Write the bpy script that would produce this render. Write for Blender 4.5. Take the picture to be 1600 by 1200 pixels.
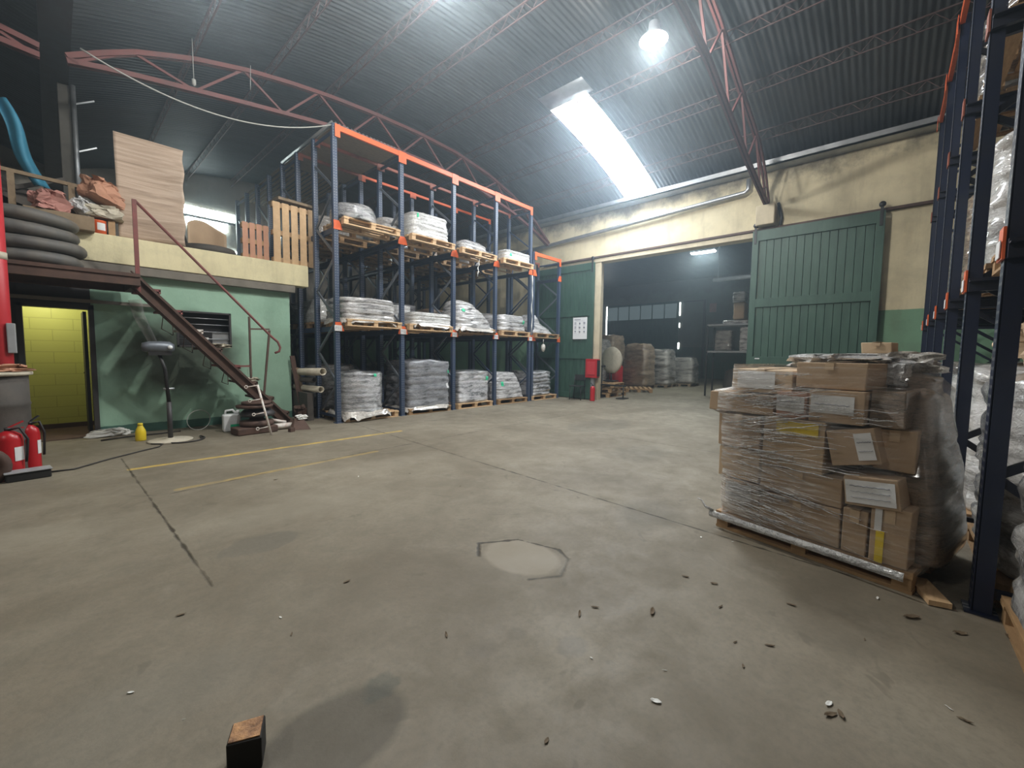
import bpy, math, random
from mathutils import Vector, Matrix, noise
for o in list(bpy.data.objects): bpy.data.objects.remove(o)
S = bpy.context.scene; COL = S.collection; PI = math.pi
# ------------------------------------------------------------------ camera
FPX = 648.4; YAW, PITCH, ROLL = 0.73626, 0.072106, -0.013673; CAMH = 1.4
cd = bpy.data.cameras.new('camera'); cam = bpy.data.objects.new('camera', cd); COL.objects.link(cam)
cd.sensor_width = 36; cd.lens = FPX/1600*36; cd.clip_start = .05; cd.clip_end = 200
_cy, _sy, _cp, _sp = math.cos(YAW), math.sin(YAW), math.cos(PITCH), math.sin(PITCH)
_f = Vector((_cy*_cp, _sy*_cp, -_sp)); _r = Vector((_sy, -_cy, 0)); _d = _f.cross(_r)
_r2 = _r*math.cos(ROLL)+_d*math.sin(ROLL); _d2 = -_r*math.sin(ROLL)+_d*math.cos(ROLL)
_m = Matrix((_r2, -_d2, -_f)).transposed().to_4x4(); _m.translation = (0, 0, CAMH); cam.matrix_world = _m
S.camera = cam
# ------------------------------------------------------------------ world, light, exposure
S.view_settings.view_transform = 'Standard'; S.view_settings.look = 'None'
S.view_settings.gamma = 1; S.view_settings.use_curve_mapping = False
S.view_settings.exposure = 1.22
w = bpy.data.worlds.new('world'); S.world = w; w.use_nodes = True
w.node_tree.nodes['Background'].inputs[0].default_value = (.55, .7, 1, 1)
w.node_tree.nodes['Background'].inputs[1].default_value = .6
_v = w.node_tree.nodes.new('ShaderNodeVolumeScatter'); _v.inputs['Color'].default_value = (.72, .87, 1, 1)      # thin haze added to imitate lens glare
_v.inputs['Density'].default_value = .0095; _v.inputs['Anisotropy'].default_value = .78
w.node_tree.links.new(_v.outputs[0], w.node_tree.nodes['World Output'].inputs['Volume'])
def lamp(name, loc, energy, col=(1, .96, .9), size=.3, rot=(0, 0, 0), shape='DISK', sy=None):
    l = bpy.data.lights.new(name, 'AREA'); l.energy = energy; l.color = col; l.size = size; l.shape = shape
    if sy: l.shape = 'RECTANGLE'; l.size_y = sy
    o = bpy.data.objects.new(name, l); o.location = loc; o.rotation_euler = rot; COL.objects.link(o); return o
def plight(name, loc, energy, col=(1, .96, .9), r=.12):
    l = bpy.data.lights.new(name, 'POINT'); l.energy = energy; l.color = col; l.shadow_soft_size = r
    o = bpy.data.objects.new(name, l); o.location = loc; COL.objects.link(o); return o
SKY_E = 22.0                                    # brightness of the translucent roof sheet
LAMPS = [((6.52, 3.02, 6.3), 130), ((3.4, 4.3, 6.42), 360), ((1.2, 5.6, 5.75), 70), ((-4.2, 3.2, 6.2), 120), ((5.75, -2.6, 6.4), 6)]  # last three are unseen lamps added for their light
ROOM2_LAMP = ((19.5, 6.6, 5.75), 60); OFFICE_LAMP = ((-.1, 9.95, 2.3), 10); BEHIND_LAMP = ((2.2, 14.6, 4.6), 60)

# ------------------------------------------------------------------ materials
def nt(name):
    m = bpy.data.materials.new(name); m.use_nodes = True; t = m.node_tree
    return m, t, t.nodes['Principled BSDF']
def N(t, typ, **kw):
    n = t.nodes.new(typ)
    for k, v in kw.items(): setattr(n, k, v)
    return n
def L(t, a, b): t.links.new(a, b)
def rgb(c): return (c[0], c[1], c[2], 1)
def mapped(t, scale=(1, 1, 1), coord='Object'):
    tc = N(t, 'ShaderNodeTexCoord'); mp = N(t, 'ShaderNodeMapping'); mp.inputs['Scale'].default_value = scale
    L(t, tc.outputs[coord], mp.inputs[0]); return mp.outputs[0]
def noi(t, vec, scale, detail=4, rough=.6, dist=0):
    n = N(t, 'ShaderNodeTexNoise'); n.inputs['Scale'].default_value = scale; n.inputs['Detail'].default_value = detail
    n.inputs['Roughness'].default_value = rough; n.inputs['Distortion'].default_value = dist
    if vec is not None: L(t, vec, n.inputs['Vector'])
    return n.outputs[0]
def ramp(t, fac, stops):
    r = N(t, 'ShaderNodeValToRGB'); e = r.color_ramp.elements
    while len(e) < len(stops): e.new(.5)
    for i, (p, c) in enumerate(stops): e[i].position = p; e[i].color = rgb(c) if not isinstance(c, (int, float)) else (c, c, c, 1)
    L(t, fac, r.inputs[0]); return r.outputs[0]
def mixc(t, fac, a, b, mode='MIX'):
    m = N(t, 'ShaderNodeMix', data_type='RGBA', blend_type=mode)
    for s, v in ((m.inputs[0], fac), (m.inputs[6], a), (m.inputs[7], b)):
        if isinstance(v, bpy.types.NodeSocket): L(t, v, s)
        elif isinstance(v, (int, float)): s.default_value = v
        else: s.default_value = rgb(v)
    return m.outputs[2]
def mth(t, op, a, b=0.0, c=None, clamp=False):
    m = N(t, 'ShaderNodeMath', operation=op); m.use_clamp = clamp
    for i, v in enumerate((a, b, c)):
        if v is None: continue
        if isinstance(v, bpy.types.NodeSocket): L(t, v, m.inputs[i])
        else: m.inputs[i].default_value = v
    return m.outputs[0]
def bump(t, p, h, strength=.3, dist=.01):
    b = N(t, 'ShaderNodeBump'); b.inputs['Strength'].default_value = strength; b.inputs['Distance'].default_value = dist
    L(t, h, b.inputs['Height']); L(t, b.outputs[0], p.inputs['Normal'])
MATS = {}
def paint(name, col, rough=.5, metal=0, dirt=.35, dirtcol=None, scale=3, bmp=.1, stretch=(1, 1, 1), spec=.5):
    m, t, p = nt(name); v = mapped(t, stretch)
    n1 = noi(t, v, scale, 6, .65); f = ramp(t, n1, [(.38, 0), (.72, 1)])
    dc = dirtcol or tuple(c*.45 for c in col)
    L(t, mixc(t, mth(t, 'MULTIPLY', f, dirt), col, dc), p.inputs['Base Color'])
    L(t, mth(t, 'MULTIPLY_ADD', n1, .25, rough-.1), p.inputs['Roughness']); p.inputs['Metallic'].default_value = metal
    p.inputs['Specular IOR Level'].default_value = spec
    if bmp: bump(t, p, noi(t, v, scale*9, 4), bmp, .005)
    MATS[name] = m; return m
paint('steel_grey', (.16, .18, .21), .4, .4, .4, (.08, .08, .09), 6)
paint('navy', (.022, .042, .095), .42, .1, .5, (.06, .065, .07), 6)
paint('orange', (.75, .13, .035), .42, 0, .3, None, 7)
paint('rust_red', (.2, .055, .05), .65, 0, .6, (.09, .05, .045), 5)
paint('truss_red', (.13, .04, .036), .65, 0, .6, (.08, .05, .05), 3)
paint('purlin_dark', (.085, .045, .043), .65, 0, .6, (.05, .045, .045), 3)
paint('galv', (.42, .44, .46), .38, .8, .4, (.2, .2, .2), 5)
paint('black', (.012, .012, .014), .5, 0, .3, (.04, .035, .03), 6)
paint('dark_metal', (.05, .05, .055), .5, .3, .4, (.06, .04, .03), 8)
paint('brown_metal', (.1, .055, .04), .7, .1, .7, (.05, .035, .03), 8, .25)
paint('wood', (.42, .26, .13), .7, 0, .6, (.2, .12, .06), 4, .2, (2, 14, 2))
paint('wood_light', (.62, .42, .24), .7, 0, .5, (.38, .24, .12), 4, .2, (2, 14, 2))
paint('wood_old', (.26, .19, .12), .8, 0, .6, (.12, .085, .055), 4, .3, (2, 14, 2))
paint('card', (.48, .345, .225), .75, 0, .45, (.34, .235, .15), 3, .08)
paint('card_light', (.58, .43, .28), .75, 0, .4, (.44, .31, .19), 3, .08)
paint('card_red', (.5, .26, .17), .8, 0, .5, (.32, .17, .11), 5, .1)
paint('card_pink', (.42, .2, .17), .8, 0, .5, (.3, .14, .11), 5, .1)
paint('paper', (.72, .73, .74), .6, 0, .15, (.5, .5, .5), 6, 0)
paint('ink', (.08, .08, .1), .7, 0, .1, None, 6, 0)
paint('ink_soft', (.3, .31, .36), .7, 0, .1, None, 6, 0)
paint('red', (.42, .012, .018), .3, 0, .2, None, 4, 0)
paint('red_lamp', (.5, .03, .04), .4, 0, .2, None, 4, 0)
paint('block_shaded', (.012, .01, .009), .8, 0, .4, (.03, .02, .015), 6)  # near-black colour standing in for the wood block's unlit sides
paint('rubber', (.035, .034, .032), .7, 0, .6, (.1, .09, .075), 5, .3)
paint('tyre', (.09, .09, .088), .6, 0, .7, (.17, .15, .12), 4, .15)
paint('yellow', (.8, .6, .03), .35, 0, .2, None, 8, 0)
paint('white_pl', (.75, .78, .8), .35, 0, .3, (.45, .45, .42), 6, 0)
paint('grey_pl', (.32, .33, .35), .4, 0, .4, None, 6, 0)
paint('green_st', (.02, .5, .25), .5, 0, .2, None, 8, 0)
paint('yellow_st', (.85, .8, .05), .5, 0, .2, None, 8, 0)
paint('column_dark', (.085, .08, .07), .8, 0, .6, (.05, .05, .045), 3, .2)
paint('concrete_col', (.22, .2, .17), .8, 0, .6, (.1, .09, .08), 3, .2)
paint('blue_cloth', (.05, .27, .42), .6, 0, .5, (.03, .12, .2), 4, .1)
paint('junk', (.06, .055, .05), .75, 0, .7, (.12, .1, .085), 5, .4)
paint('cable', (.3, .3, .28), .6, 0, .2, None, 8, 0)
paint('cable_dark', (.035, .03, .027), .6, 0, .2, None, 8, 0)
paint('white_rust', (.75, .72, .68), .5, 0, .7, (.35, .18, .1), 14, .1)
paint('leaf', (.14, .1, .06), .8, 0, .5, None, 20, 0)
paint('litter', (.75, .75, .72), .6, 0, .3, None, 20, 0)
paint('paste', (.55, .5, .4), .8, 0, .4, None, 10, 0)
def glossy_wrap(name, base, dark, scale=1.0, rough=.22, metal=.0, stretch=(2, 2, 14), coat=1.0, bs=.9):
    m, t, p = nt(name); v = mapped(t, stretch)
    n1 = noi(t, v, 1.6*scale, 5, .6, .6); n2 = noi(t, mapped(t, (1, 1, 3)), 3.2*scale, 3, .5)
    c = mixc(t, ramp(t, n1, [(.42, 0), (.58, 1)]), dark, base)
    c = mixc(t, ramp(t, n2, [(.4, 0), (.62, 1)]), c, tuple(min(1, x*1.25) for x in base))
    n4 = noi(t, v, 3.1*scale, 4, .55, 1.4); cr = ramp(t, mth(t, 'ABSOLUTE', mth(t, 'SUBTRACT', n4, .5)), [(.0, .85 if name != 'wrap_big' else .25), (.035, .0)])
    c = mixc(t, cr, c, tuple(x*.35 for x in dark))  # crease shade painted into the wrap colour along noise lines
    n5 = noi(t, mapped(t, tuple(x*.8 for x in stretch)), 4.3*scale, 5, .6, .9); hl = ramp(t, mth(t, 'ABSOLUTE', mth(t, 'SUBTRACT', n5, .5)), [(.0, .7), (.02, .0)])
    c = mixc(t, hl, c, tuple(min(.9, x*1.5) for x in base))  # pale highlights painted into the wrap colour as well
    L(t, c, p.inputs['Base Color']); p.inputs['Roughness'].default_value = rough; p.inputs['Metallic'].default_value = metal
    p.inputs['Specular IOR Level'].default_value = .8
    p.inputs['Coat Weight'].default_value = coat; p.inputs['Coat Roughness'].default_value = .12
    n3 = noi(t, v, 7*scale, 6, .7, 1.6)
    bump(t, p, mth(t, 'ADD', n3, n2), bs, .03); MATS[name] = m; return m
glossy_wrap('wrap', (.58, .57, .57), (.13, .125, .13))
glossy_wrap('wrap_white', (.8, .8, .79), (.5, .49, .48))
glossy_wrap('wrap_dark', (.3, .31, .34), (.07, .07, .08))
glossy_wrap('wrap_brown', (.3, .21, .14), (.13, .09, .06), 1, .3)
glossy_wrap('wrap_silver', (.6, .61, .63), (.12, .12, .13), 1.1, .2, .55, (2, 2, 9))
glossy_wrap('wrap_big', (.62, .61, .6), (.25, .24, .23), .45, .16, 0, (2, 2, 5))
glossy_wrap('wrap_dim', (.3, .28, .26), (.1, .09, .085))
glossy_wrap('bag_white', (.8, .8, .8), (.6, .6, .62), 1.4, .3, 0, (4, 4, 5))
glossy_wrap('clear_base', (.72, .68, .62), (.45, .4, .35), 1.2, .3, 0, (5, 5, 5))
def film_mat(name, dens, tint=(.9, .9, .9), fx=(3, 3, 26)):
    m = bpy.data.materials.new(name); m.use_nodes = True; t = m.node_tree; t.nodes.clear()
    out = N(t, 'ShaderNodeOutputMaterial'); tr = N(t, 'ShaderNodeBsdfTransparent'); p = N(t, 'ShaderNodeBsdfPrincipled')
    tr.inputs[0].default_value = (.96, .95, .94, 1)
    p.inputs['Base Color'].default_value = rgb(tint); p.inputs['Roughness'].default_value = .16; p.inputs['Specular IOR Level'].default_value = 1
    v = mapped(t, fx); n1 = noi(t, v, 1.2, 6, .7, .8); n2 = noi(t, mapped(t, (1.5, 1.5, 2)), 1.6, 2, .5)
    f = mth(t, 'MULTIPLY', ramp(t, n1, [(.42, .03), (.58, .3), (.74, 1)]), ramp(t, n2, [(.35, .25), (.65, 1)]))
    if name == 'film':
        sx = N(t, 'ShaderNodeSeparateXYZ'); L(t, N(t, 'ShaderNodeTexCoord').outputs['Object'], sx.inputs[0])
        k = mth(t, 'MULTIPLY_ADD', mth(t, 'SUBTRACT', .25, sx.outputs[0], clamp=True), 2.8, .4)
        f = mth(t, 'MULTIPLY', f, k)
    lw = N(t, 'ShaderNodeLayerWeight'); lw.inputs[0].default_value = .35
    f = mth(t, 'ADD', mth(t, 'MULTIPLY', f, dens), mth(t, 'MULTIPLY', lw.outputs[1], .22), clamp=True)
    b = N(t, 'ShaderNodeBump'); b.inputs['Strength'].default_value = .9; b.inputs['Distance'].default_value = .02
    L(t, n1, b.inputs['Height']); L(t, b.outputs[0], p.inputs['Normal'])
    mx = N(t, 'ShaderNodeMixShader'); L(t, f, mx.inputs[0]); L(t, tr.outputs[0], mx.inputs[1]); L(t, p.outputs[0], mx.inputs[2])
    L(t, mx.outputs[0], out.inputs[0]); MATS[name] = m; return m
film_mat('film', 1.0, (.85, .82, .79), (2.5, 2.5, 34)); film_mat('film_thin', .3); film_mat('film_glint', .9); film_mat('film_bottle', .5)
def emit(name, col, e):
    m = bpy.data.materials.new(name); m.use_nodes = True; t = m.node_tree; t.nodes.clear()
    out = N(t, 'ShaderNodeOutputMaterial'); em = N(t, 'ShaderNodeEmission'); em.inputs[0].default_value = rgb(col); em.inputs[1].default_value = e
    L(t, em.outputs[0], out.inputs[0]); MATS[name] = m; return m
emit('skylight', (.86, .94, 1), SKY_E); emit('lamp_glow', (.95, 1, .98), 60); emit('tube_glow', (.85, 1, .97), 7)
emit('day_gap', (.85, .95, 1), 16)
def wood_end():
    m, t, p = nt('wood_block'); n = noi(t, mapped(t, (3, 3, 3)), 7, 5, .6)
    L(t, ramp(t, n, [(.35, (.1, .05, .03)), (.5, (.35, .19, .1)), (.68, (.6, .33, .15))]), p.inputs['Base Color']); p.inputs['Roughness'].default_value = .8; bump(t, p, n, .7, .03); MATS['wood_block'] = m
wood_end()
def wall_mat(name, up, low, zsplit, dirt=.5, scale=1.0):
    m, t, p = nt(name); tc = N(t, 'ShaderNodeTexCoord'); sx = N(t, 'ShaderNodeSeparateXYZ'); L(t, tc.outputs['Object'], sx.inputs[0])
    n1 = noi(t, tc.outputs['Object'], 1.3*scale, 6, .7); n2 = noi(t, mapped(t, (3, 3, .5)), 2*scale, 4, .6)
    k = mth(t, 'GREATER_THAN', mth(t, 'ADD', sx.outputs[2], mth(t, 'MULTIPLY', noi(t, tc.outputs['Object'], 9), .015)), zsplit)
    c = mixc(t, k, low, up)
    c = mixc(t, mth(t, 'MULTIPLY', ramp(t, n1, [(.45, 0), (.75, 1)]), dirt), c, (.09, .085, .06))
    c = mixc(t, mth(t, 'MULTIPLY', ramp(t, n2, [(.5, 0), (.75, 1)]), dirt*.7), c, (.16, .12, .075))
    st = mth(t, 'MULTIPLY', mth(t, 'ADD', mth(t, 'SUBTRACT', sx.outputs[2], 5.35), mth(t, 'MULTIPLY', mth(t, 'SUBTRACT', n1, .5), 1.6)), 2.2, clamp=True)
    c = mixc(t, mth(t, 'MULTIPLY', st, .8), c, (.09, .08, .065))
    L(t, c, p.inputs['Base Color']); p.inputs['Roughness'].default_value = .75
    bump(t, p, noi(t, tc.outputs['Object'], 14, 5), .35, .01); MATS[name] = m; return m
wall_mat('wall_paint', (.62, .54, .36), (.17, .31, .2), 2.4, .35)
wall_mat('cream_beam', (.74, .67, .43), (.74, .67, .43), -9, .22, 2)
wall_mat('plaster_cream', (.55, .47, .33), (.55, .47, .33), -9, .3, 2)
wall_mat('far_wall', (.42, .4, .36), (.16, .28, .19), 2.4, .6)
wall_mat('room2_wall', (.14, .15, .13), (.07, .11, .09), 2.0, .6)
wall_mat('office_green', (.24, .43, .31), (.24, .43, .31), -9, .3, 1.2)

def green_wall():                                    # green wall with knocks, plus soot and stair shade painted into its colour
    m, t, p = nt('green_dirty_shaded'); tc = N(t, 'ShaderNodeTexCoord'); sx = N(t, 'ShaderNodeSeparateXYZ'); L(t, tc.outputs['Object'], sx.inputs[0])
    c = ramp(t, noi(t, tc.outputs['Object'], 2.2, 5, .6), [(.3, (.27, .45, .34)), (.7, (.34, .54, .42))])
    x, z = sx.outputs[0], sx.outputs[2]
    # soot and stair shade painted in: ellipse around x=1.25, z=1.2 broken by noise
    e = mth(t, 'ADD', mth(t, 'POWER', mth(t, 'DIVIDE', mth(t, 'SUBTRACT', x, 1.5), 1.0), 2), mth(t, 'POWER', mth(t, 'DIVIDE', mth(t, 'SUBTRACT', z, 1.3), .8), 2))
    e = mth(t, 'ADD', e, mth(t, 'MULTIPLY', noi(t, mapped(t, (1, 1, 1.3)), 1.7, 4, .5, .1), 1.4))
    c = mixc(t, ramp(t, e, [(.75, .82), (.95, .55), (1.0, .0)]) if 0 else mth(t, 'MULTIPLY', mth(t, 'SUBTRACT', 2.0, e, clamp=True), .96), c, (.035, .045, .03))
    c = mixc(t, ramp(t, noi(t, mapped(t, (1, 1, 3)), 7, 4, .7), [(.68, 0), (.73, .6)]), c, (.5, .56, .5))
    c = mixc(t, mth(t, 'LESS_THAN', mth(t, 'ADD', z, mth(t, 'MULTIPLY', noi(t, tc.outputs['Object'], 6), .05)), .17), c, (.06, .15, .12))
    L(t, c, p.inputs['Base Color']); p.inputs['Roughness'].default_value = .55; bump(t, p, noi(t, tc.outputs['Object'], 11, 5), .3, .01)
    MATS['green_dirty_shaded'] = m
green_wall()
def door_green():
    m, t, p = nt('door_green'); v = mapped(t, (1, 3, .6))
    c = ramp(t, noi(t, v, 3, 6, .65), [(.3, (.022, .058, .042)), (.6, (.038, .09, .064)), (.8, (.065, .1, .08))])
    L(t, c, p.inputs['Base Color']); p.inputs['Roughness'].default_value = .5; bump(t, p, noi(t, v, 12, 4), .15, .006); MATS['door_green'] = m
door_green()
def roof_mat():
    m, t, p = nt('roof_sheet'); v = mapped(t, (.5, 2.5, 1))
    c = ramp(t, noi(t, v, 1.4, 6, .65), [(.3, (.035, .04, .045)), (.6, (.062, .07, .078)), (.8, (.1, .1, .1))])
    c = mixc(t, ramp(t, noi(t, mapped(t, (.3, .3, .3)), 1.2, 4), [(.5, 0), (.7, .5)]), c, (.07, .055, .042))
    L(t, c, p.inputs['Base Color']); p.inputs['Roughness'].default_value = .45; p.inputs['Metallic'].default_value = .35; MATS['roof_sheet'] = m
roof_mat()
def tan_board():
    m, t, p = nt('tan_board'); v = mapped(t, (.6, 1, 9)); n = noi(t, v, 1.6, 5, .6, 1.0)
    c = ramp(t, n, [(.3, (.3, .22, .16)), (.5, (.44, .33, .25)), (.7, (.56, .45, .36))])
    L(t, c, p.inputs['Base Color']); p.inputs['Roughness'].default_value = .8; bump(t, p, n, .4, .02); MATS['tan_board'] = m
tan_board()
def yellow_room():
    m, t, p = nt('yellow_room'); tc = N(t, 'ShaderNodeTexCoord')
    mp = N(t, 'ShaderNodeMapping'); L(t, tc.outputs['Object'], mp.inputs[0]); mp.inputs['Rotation'].default_value = (PI/2, 0, 0)
    br = N(t, 'ShaderNodeTexBrick'); L(t, mp.outputs[0], br.inputs[0]); br.inputs['Scale'].default_value = 1
    br.inputs['Brick Width'].default_value = .5; br.inputs['Row Height'].default_value = .19; br.inputs['Mortar Size'].default_value = .006
    br.inputs['Color1'].default_value = (.58, .6, .15, 1); br.inputs['Color2'].default_value = (.56, .58, .16, 1); br.inputs['Mortar'].default_value = (.45, .46, .12, 1)
    L(t, br.outputs[0], p.inputs['Base Color']); p.inputs['Roughness'].default_value = .5; MATS['yellow_room'] = m
yellow_room()

# floor: concrete with stains, joints, painted lines, a mended patch
JOINTS = [((3.9, 8.0), (3.4, .1), .012), ((.52, 7.2), (.57, 2.9), .014), ((.7, 5.1), (2.6, 5.35), .01), ((2.6, 5.35), (11.2, 5.6), .01), ((3.4, .1), (3.3, -3), .01),
          ((-4, 6.9), (.5, 7.0), .008), ((3.9, 6.9), (11.2, 7.2), .01), ((6.6, 7.7), (6.4, -.4), .008), ((1.93, 1.58), (2.1, 1.46), .02), ((2.1, 1.46), (2.31, 1.55), .02), ((2.31, 1.55), (2.38, 1.68), .014),
          ((2.38, 1.68), (2.3, 2.0), .008), ((2.3, 2.0), (2.05, 2.17), .012), ((2.05, 2.17), (1.92, 2.03), .018), ((2.1, 7.8), (3.6, 7.65), .009)]
LINES = [((.55, 6.46), (4.1, 6.4), .055, .8), ((.78, 5.2), (3.0, 5.3), .05, .35)]
def floor_mat():
    m, t, p = nt('floor_concrete'); tc = N(t, 'ShaderNodeTexCoord'); sx = N(t, 'ShaderNodeSeparateXYZ'); L(t, tc.outputs['Object'], sx.inputs[0])
    O = tc.outputs['Object']; wob = noi(t, O, 7, 3)
    n1 = noi(t, O, .7, 8, .62, .4); n2 = noi(t, O, 3.3, 7, .7, .3); n3 = noi(t, O, 30, 4, .7)
    c = ramp(t, n1, [(.3, (.145, .12, .085)), (.5, (.205, .176, .132)), (.68, (.265, .232, .178))])
    c = mixc(t, ramp(t, n2, [(.42, .0), (.75, .55)]), c, (.13, .115, .085))
    c = mixc(t, ramp(t, noi(t, O, 1.9, 5, .6, 1.0), [(.6, 0), (.72, .35)]), c, (.3, .275, .225))
    c = mixc(t, ramp(t, noi(t, mapped(t, (1, 1, 1)), 2.2, 3, .5, 2.0), [(.66, 0), (.7, .35)]), c, (.09, .075, .055))
    c = mixc(t, ramp(t, n3, [(.3, .35), (.55, 0)]), c, (.12, .11, .09))
    def seg(a, b, wd):
        ax, ay = a; bx, by = b; dx, dy = bx-ax, by-ay; Lq = dx*dx+dy*dy
        px = mth(t, 'SUBTRACT', sx.outputs[0], ax); py = mth(t, 'SUBTRACT', sx.outputs[1], ay)
        h = mth(t, 'DIVIDE', mth(t, 'ADD', mth(t, 'MULTIPLY', px, dx), mth(t, 'MULTIPLY', py, dy)), Lq, clamp=True)
        ex = mth(t, 'SUBTRACT', px, mth(t, 'MULTIPLY', h, dx)); ey = mth(t, 'SUBTRACT', py, mth(t, 'MULTIPLY', h, dy))
        return mth(t, 'SQRT', mth(t, 'ADD', mth(t, 'MULTIPLY', ex, ex), mth(t, 'MULTIPLY', ey, ey)))
    # faded yellow lines
    for a, b, wd, al in LINES:
        d = mth(t, 'LESS_THAN', seg(a, b, wd), wd*.8)
        c = mixc(t, mth(t, 'MULTIPLY', mth(t, 'MULTIPLY', d, ramp(t, n2, [(.4, 1), (.66, .25)])), al), c, (.62, .42, .08))
    # mended patch and dark round stain
    def ell(cx, cy, rx, ry, k=.35, sc=4):
        e = mth(t, 'ADD', mth(t, 'POWER', mth(t, 'DIVIDE', mth(t, 'SUBTRACT', sx.outputs[0], cx), rx), 2), mth(t, 'POWER', mth(t, 'DIVIDE', mth(t, 'SUBTRACT', sx.outputs[1], cy), ry), 2))
        return mth(t, 'ADD', e, mth(t, 'MULTIPLY', mth(t, 'SUBTRACT', noi(t, O, sc, 3), .5), k*2))
    def blot(cx, cy, rx, ry, col, al, k=.35, sc=4, soft=.25):
        nonlocal c
        c = mixc(t, mth(t, 'MULTIPLY', mth(t, 'DIVIDE', mth(t, 'SUBTRACT', 1.0, ell(cx, cy, rx, ry, k, sc)), soft, clamp=True), al), c, col)
    blot(2.12, 1.82, .24, .3, (.29, .255, .2), .7)
    blot(.62, 1.42, .3, .2, (.085, .075, .058), .7, .25, 3, .3)
    blot(.86, 1.5, .09, .08, (.06, .07, .06), .5, 1.2, 16, .8)
    blot(1.3, 1.35, .1, .08, (.12, .105, .085), .35, .8, 6, .8); blot(1.62, 1.05, .1, .08, (.13, .12, .11), .35, .7, 6, .6); blot(1.5, 1.3, .06, .06, (.12, .105, .08), .4, .8, 6, .6)
    blot(3.5, 1.5, .5, .35, (.1, .09, .07), .5, .9, 3, .9); blot(5.6, 2.6, .7, .45, (.1, .09, .07), .45, .9, 3, .9); blot(2.9, .15, .6, .3, (.12, .105, .08), .4, .9, 3, .8); blot(7.3, 4.2, 1.0, .5, (.11, .1, .08), .4, .9)
    blot(.95, 3.3, .25, .18, (.12, .11, .09), .5, .8); blot(-.3, 4.6, .8, .35, (.31, .28, .22), .35, .9, 3, .9); blot(1.4, 3.9, 1.0, .5, (.29, .26, .205), .35, .9, 3, .9)
    blot(2.9, 4.6, .9, .3, (.29, .26, .21), .3, .9, 3, .9); blot(.15, 2.1, .5, .3, (.19, .18, .15), .3, .9, 3, .9)
    ds = None
    for a, b, wd in JOINTS:
        d = mth(t, 'SUBTRACT', 1.0, mth(t, 'DIVIDE', mth(t, 'ADD', seg(a, b, wd), mth(t, 'MULTIPLY', mth(t, 'SUBTRACT', wob, .5), .05)), wd), clamp=True)
        d = mth(t, 'ABSOLUTE', d); ds = d if ds is None else mth(t, 'MAXIMUM', ds, d)
    ds = mth(t, 'MULTIPLY', ds, ramp(t, noi(t, O, 2.5, 4), [(.3, .3), (.55, 1)]))
    c = mixc(t, mth(t, 'MULTIPLY', ds, 1.3, clamp=True), c, (.05, .042, .03))
    L(t, c, p.inputs['Base Color'])
    L(t, ramp(t, n2, [(.3, .5), (.7, .75)]), p.inputs['Roughness']); p.inputs['Specular IOR Level'].default_value = .35
    hgt = mth(t, 'SUBTRACT', mth(t, 'ADD', mth(t, 'MULTIPLY', n2, .6), mth(t, 'MULTIPLY', n3, .25)), mth(t, 'MULTIPLY', ds, .9))
    bump(t, p, hgt, .45, .012); MATS['floor_concrete'] = m
floor_mat()
def leaf_floor(): pass

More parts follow.
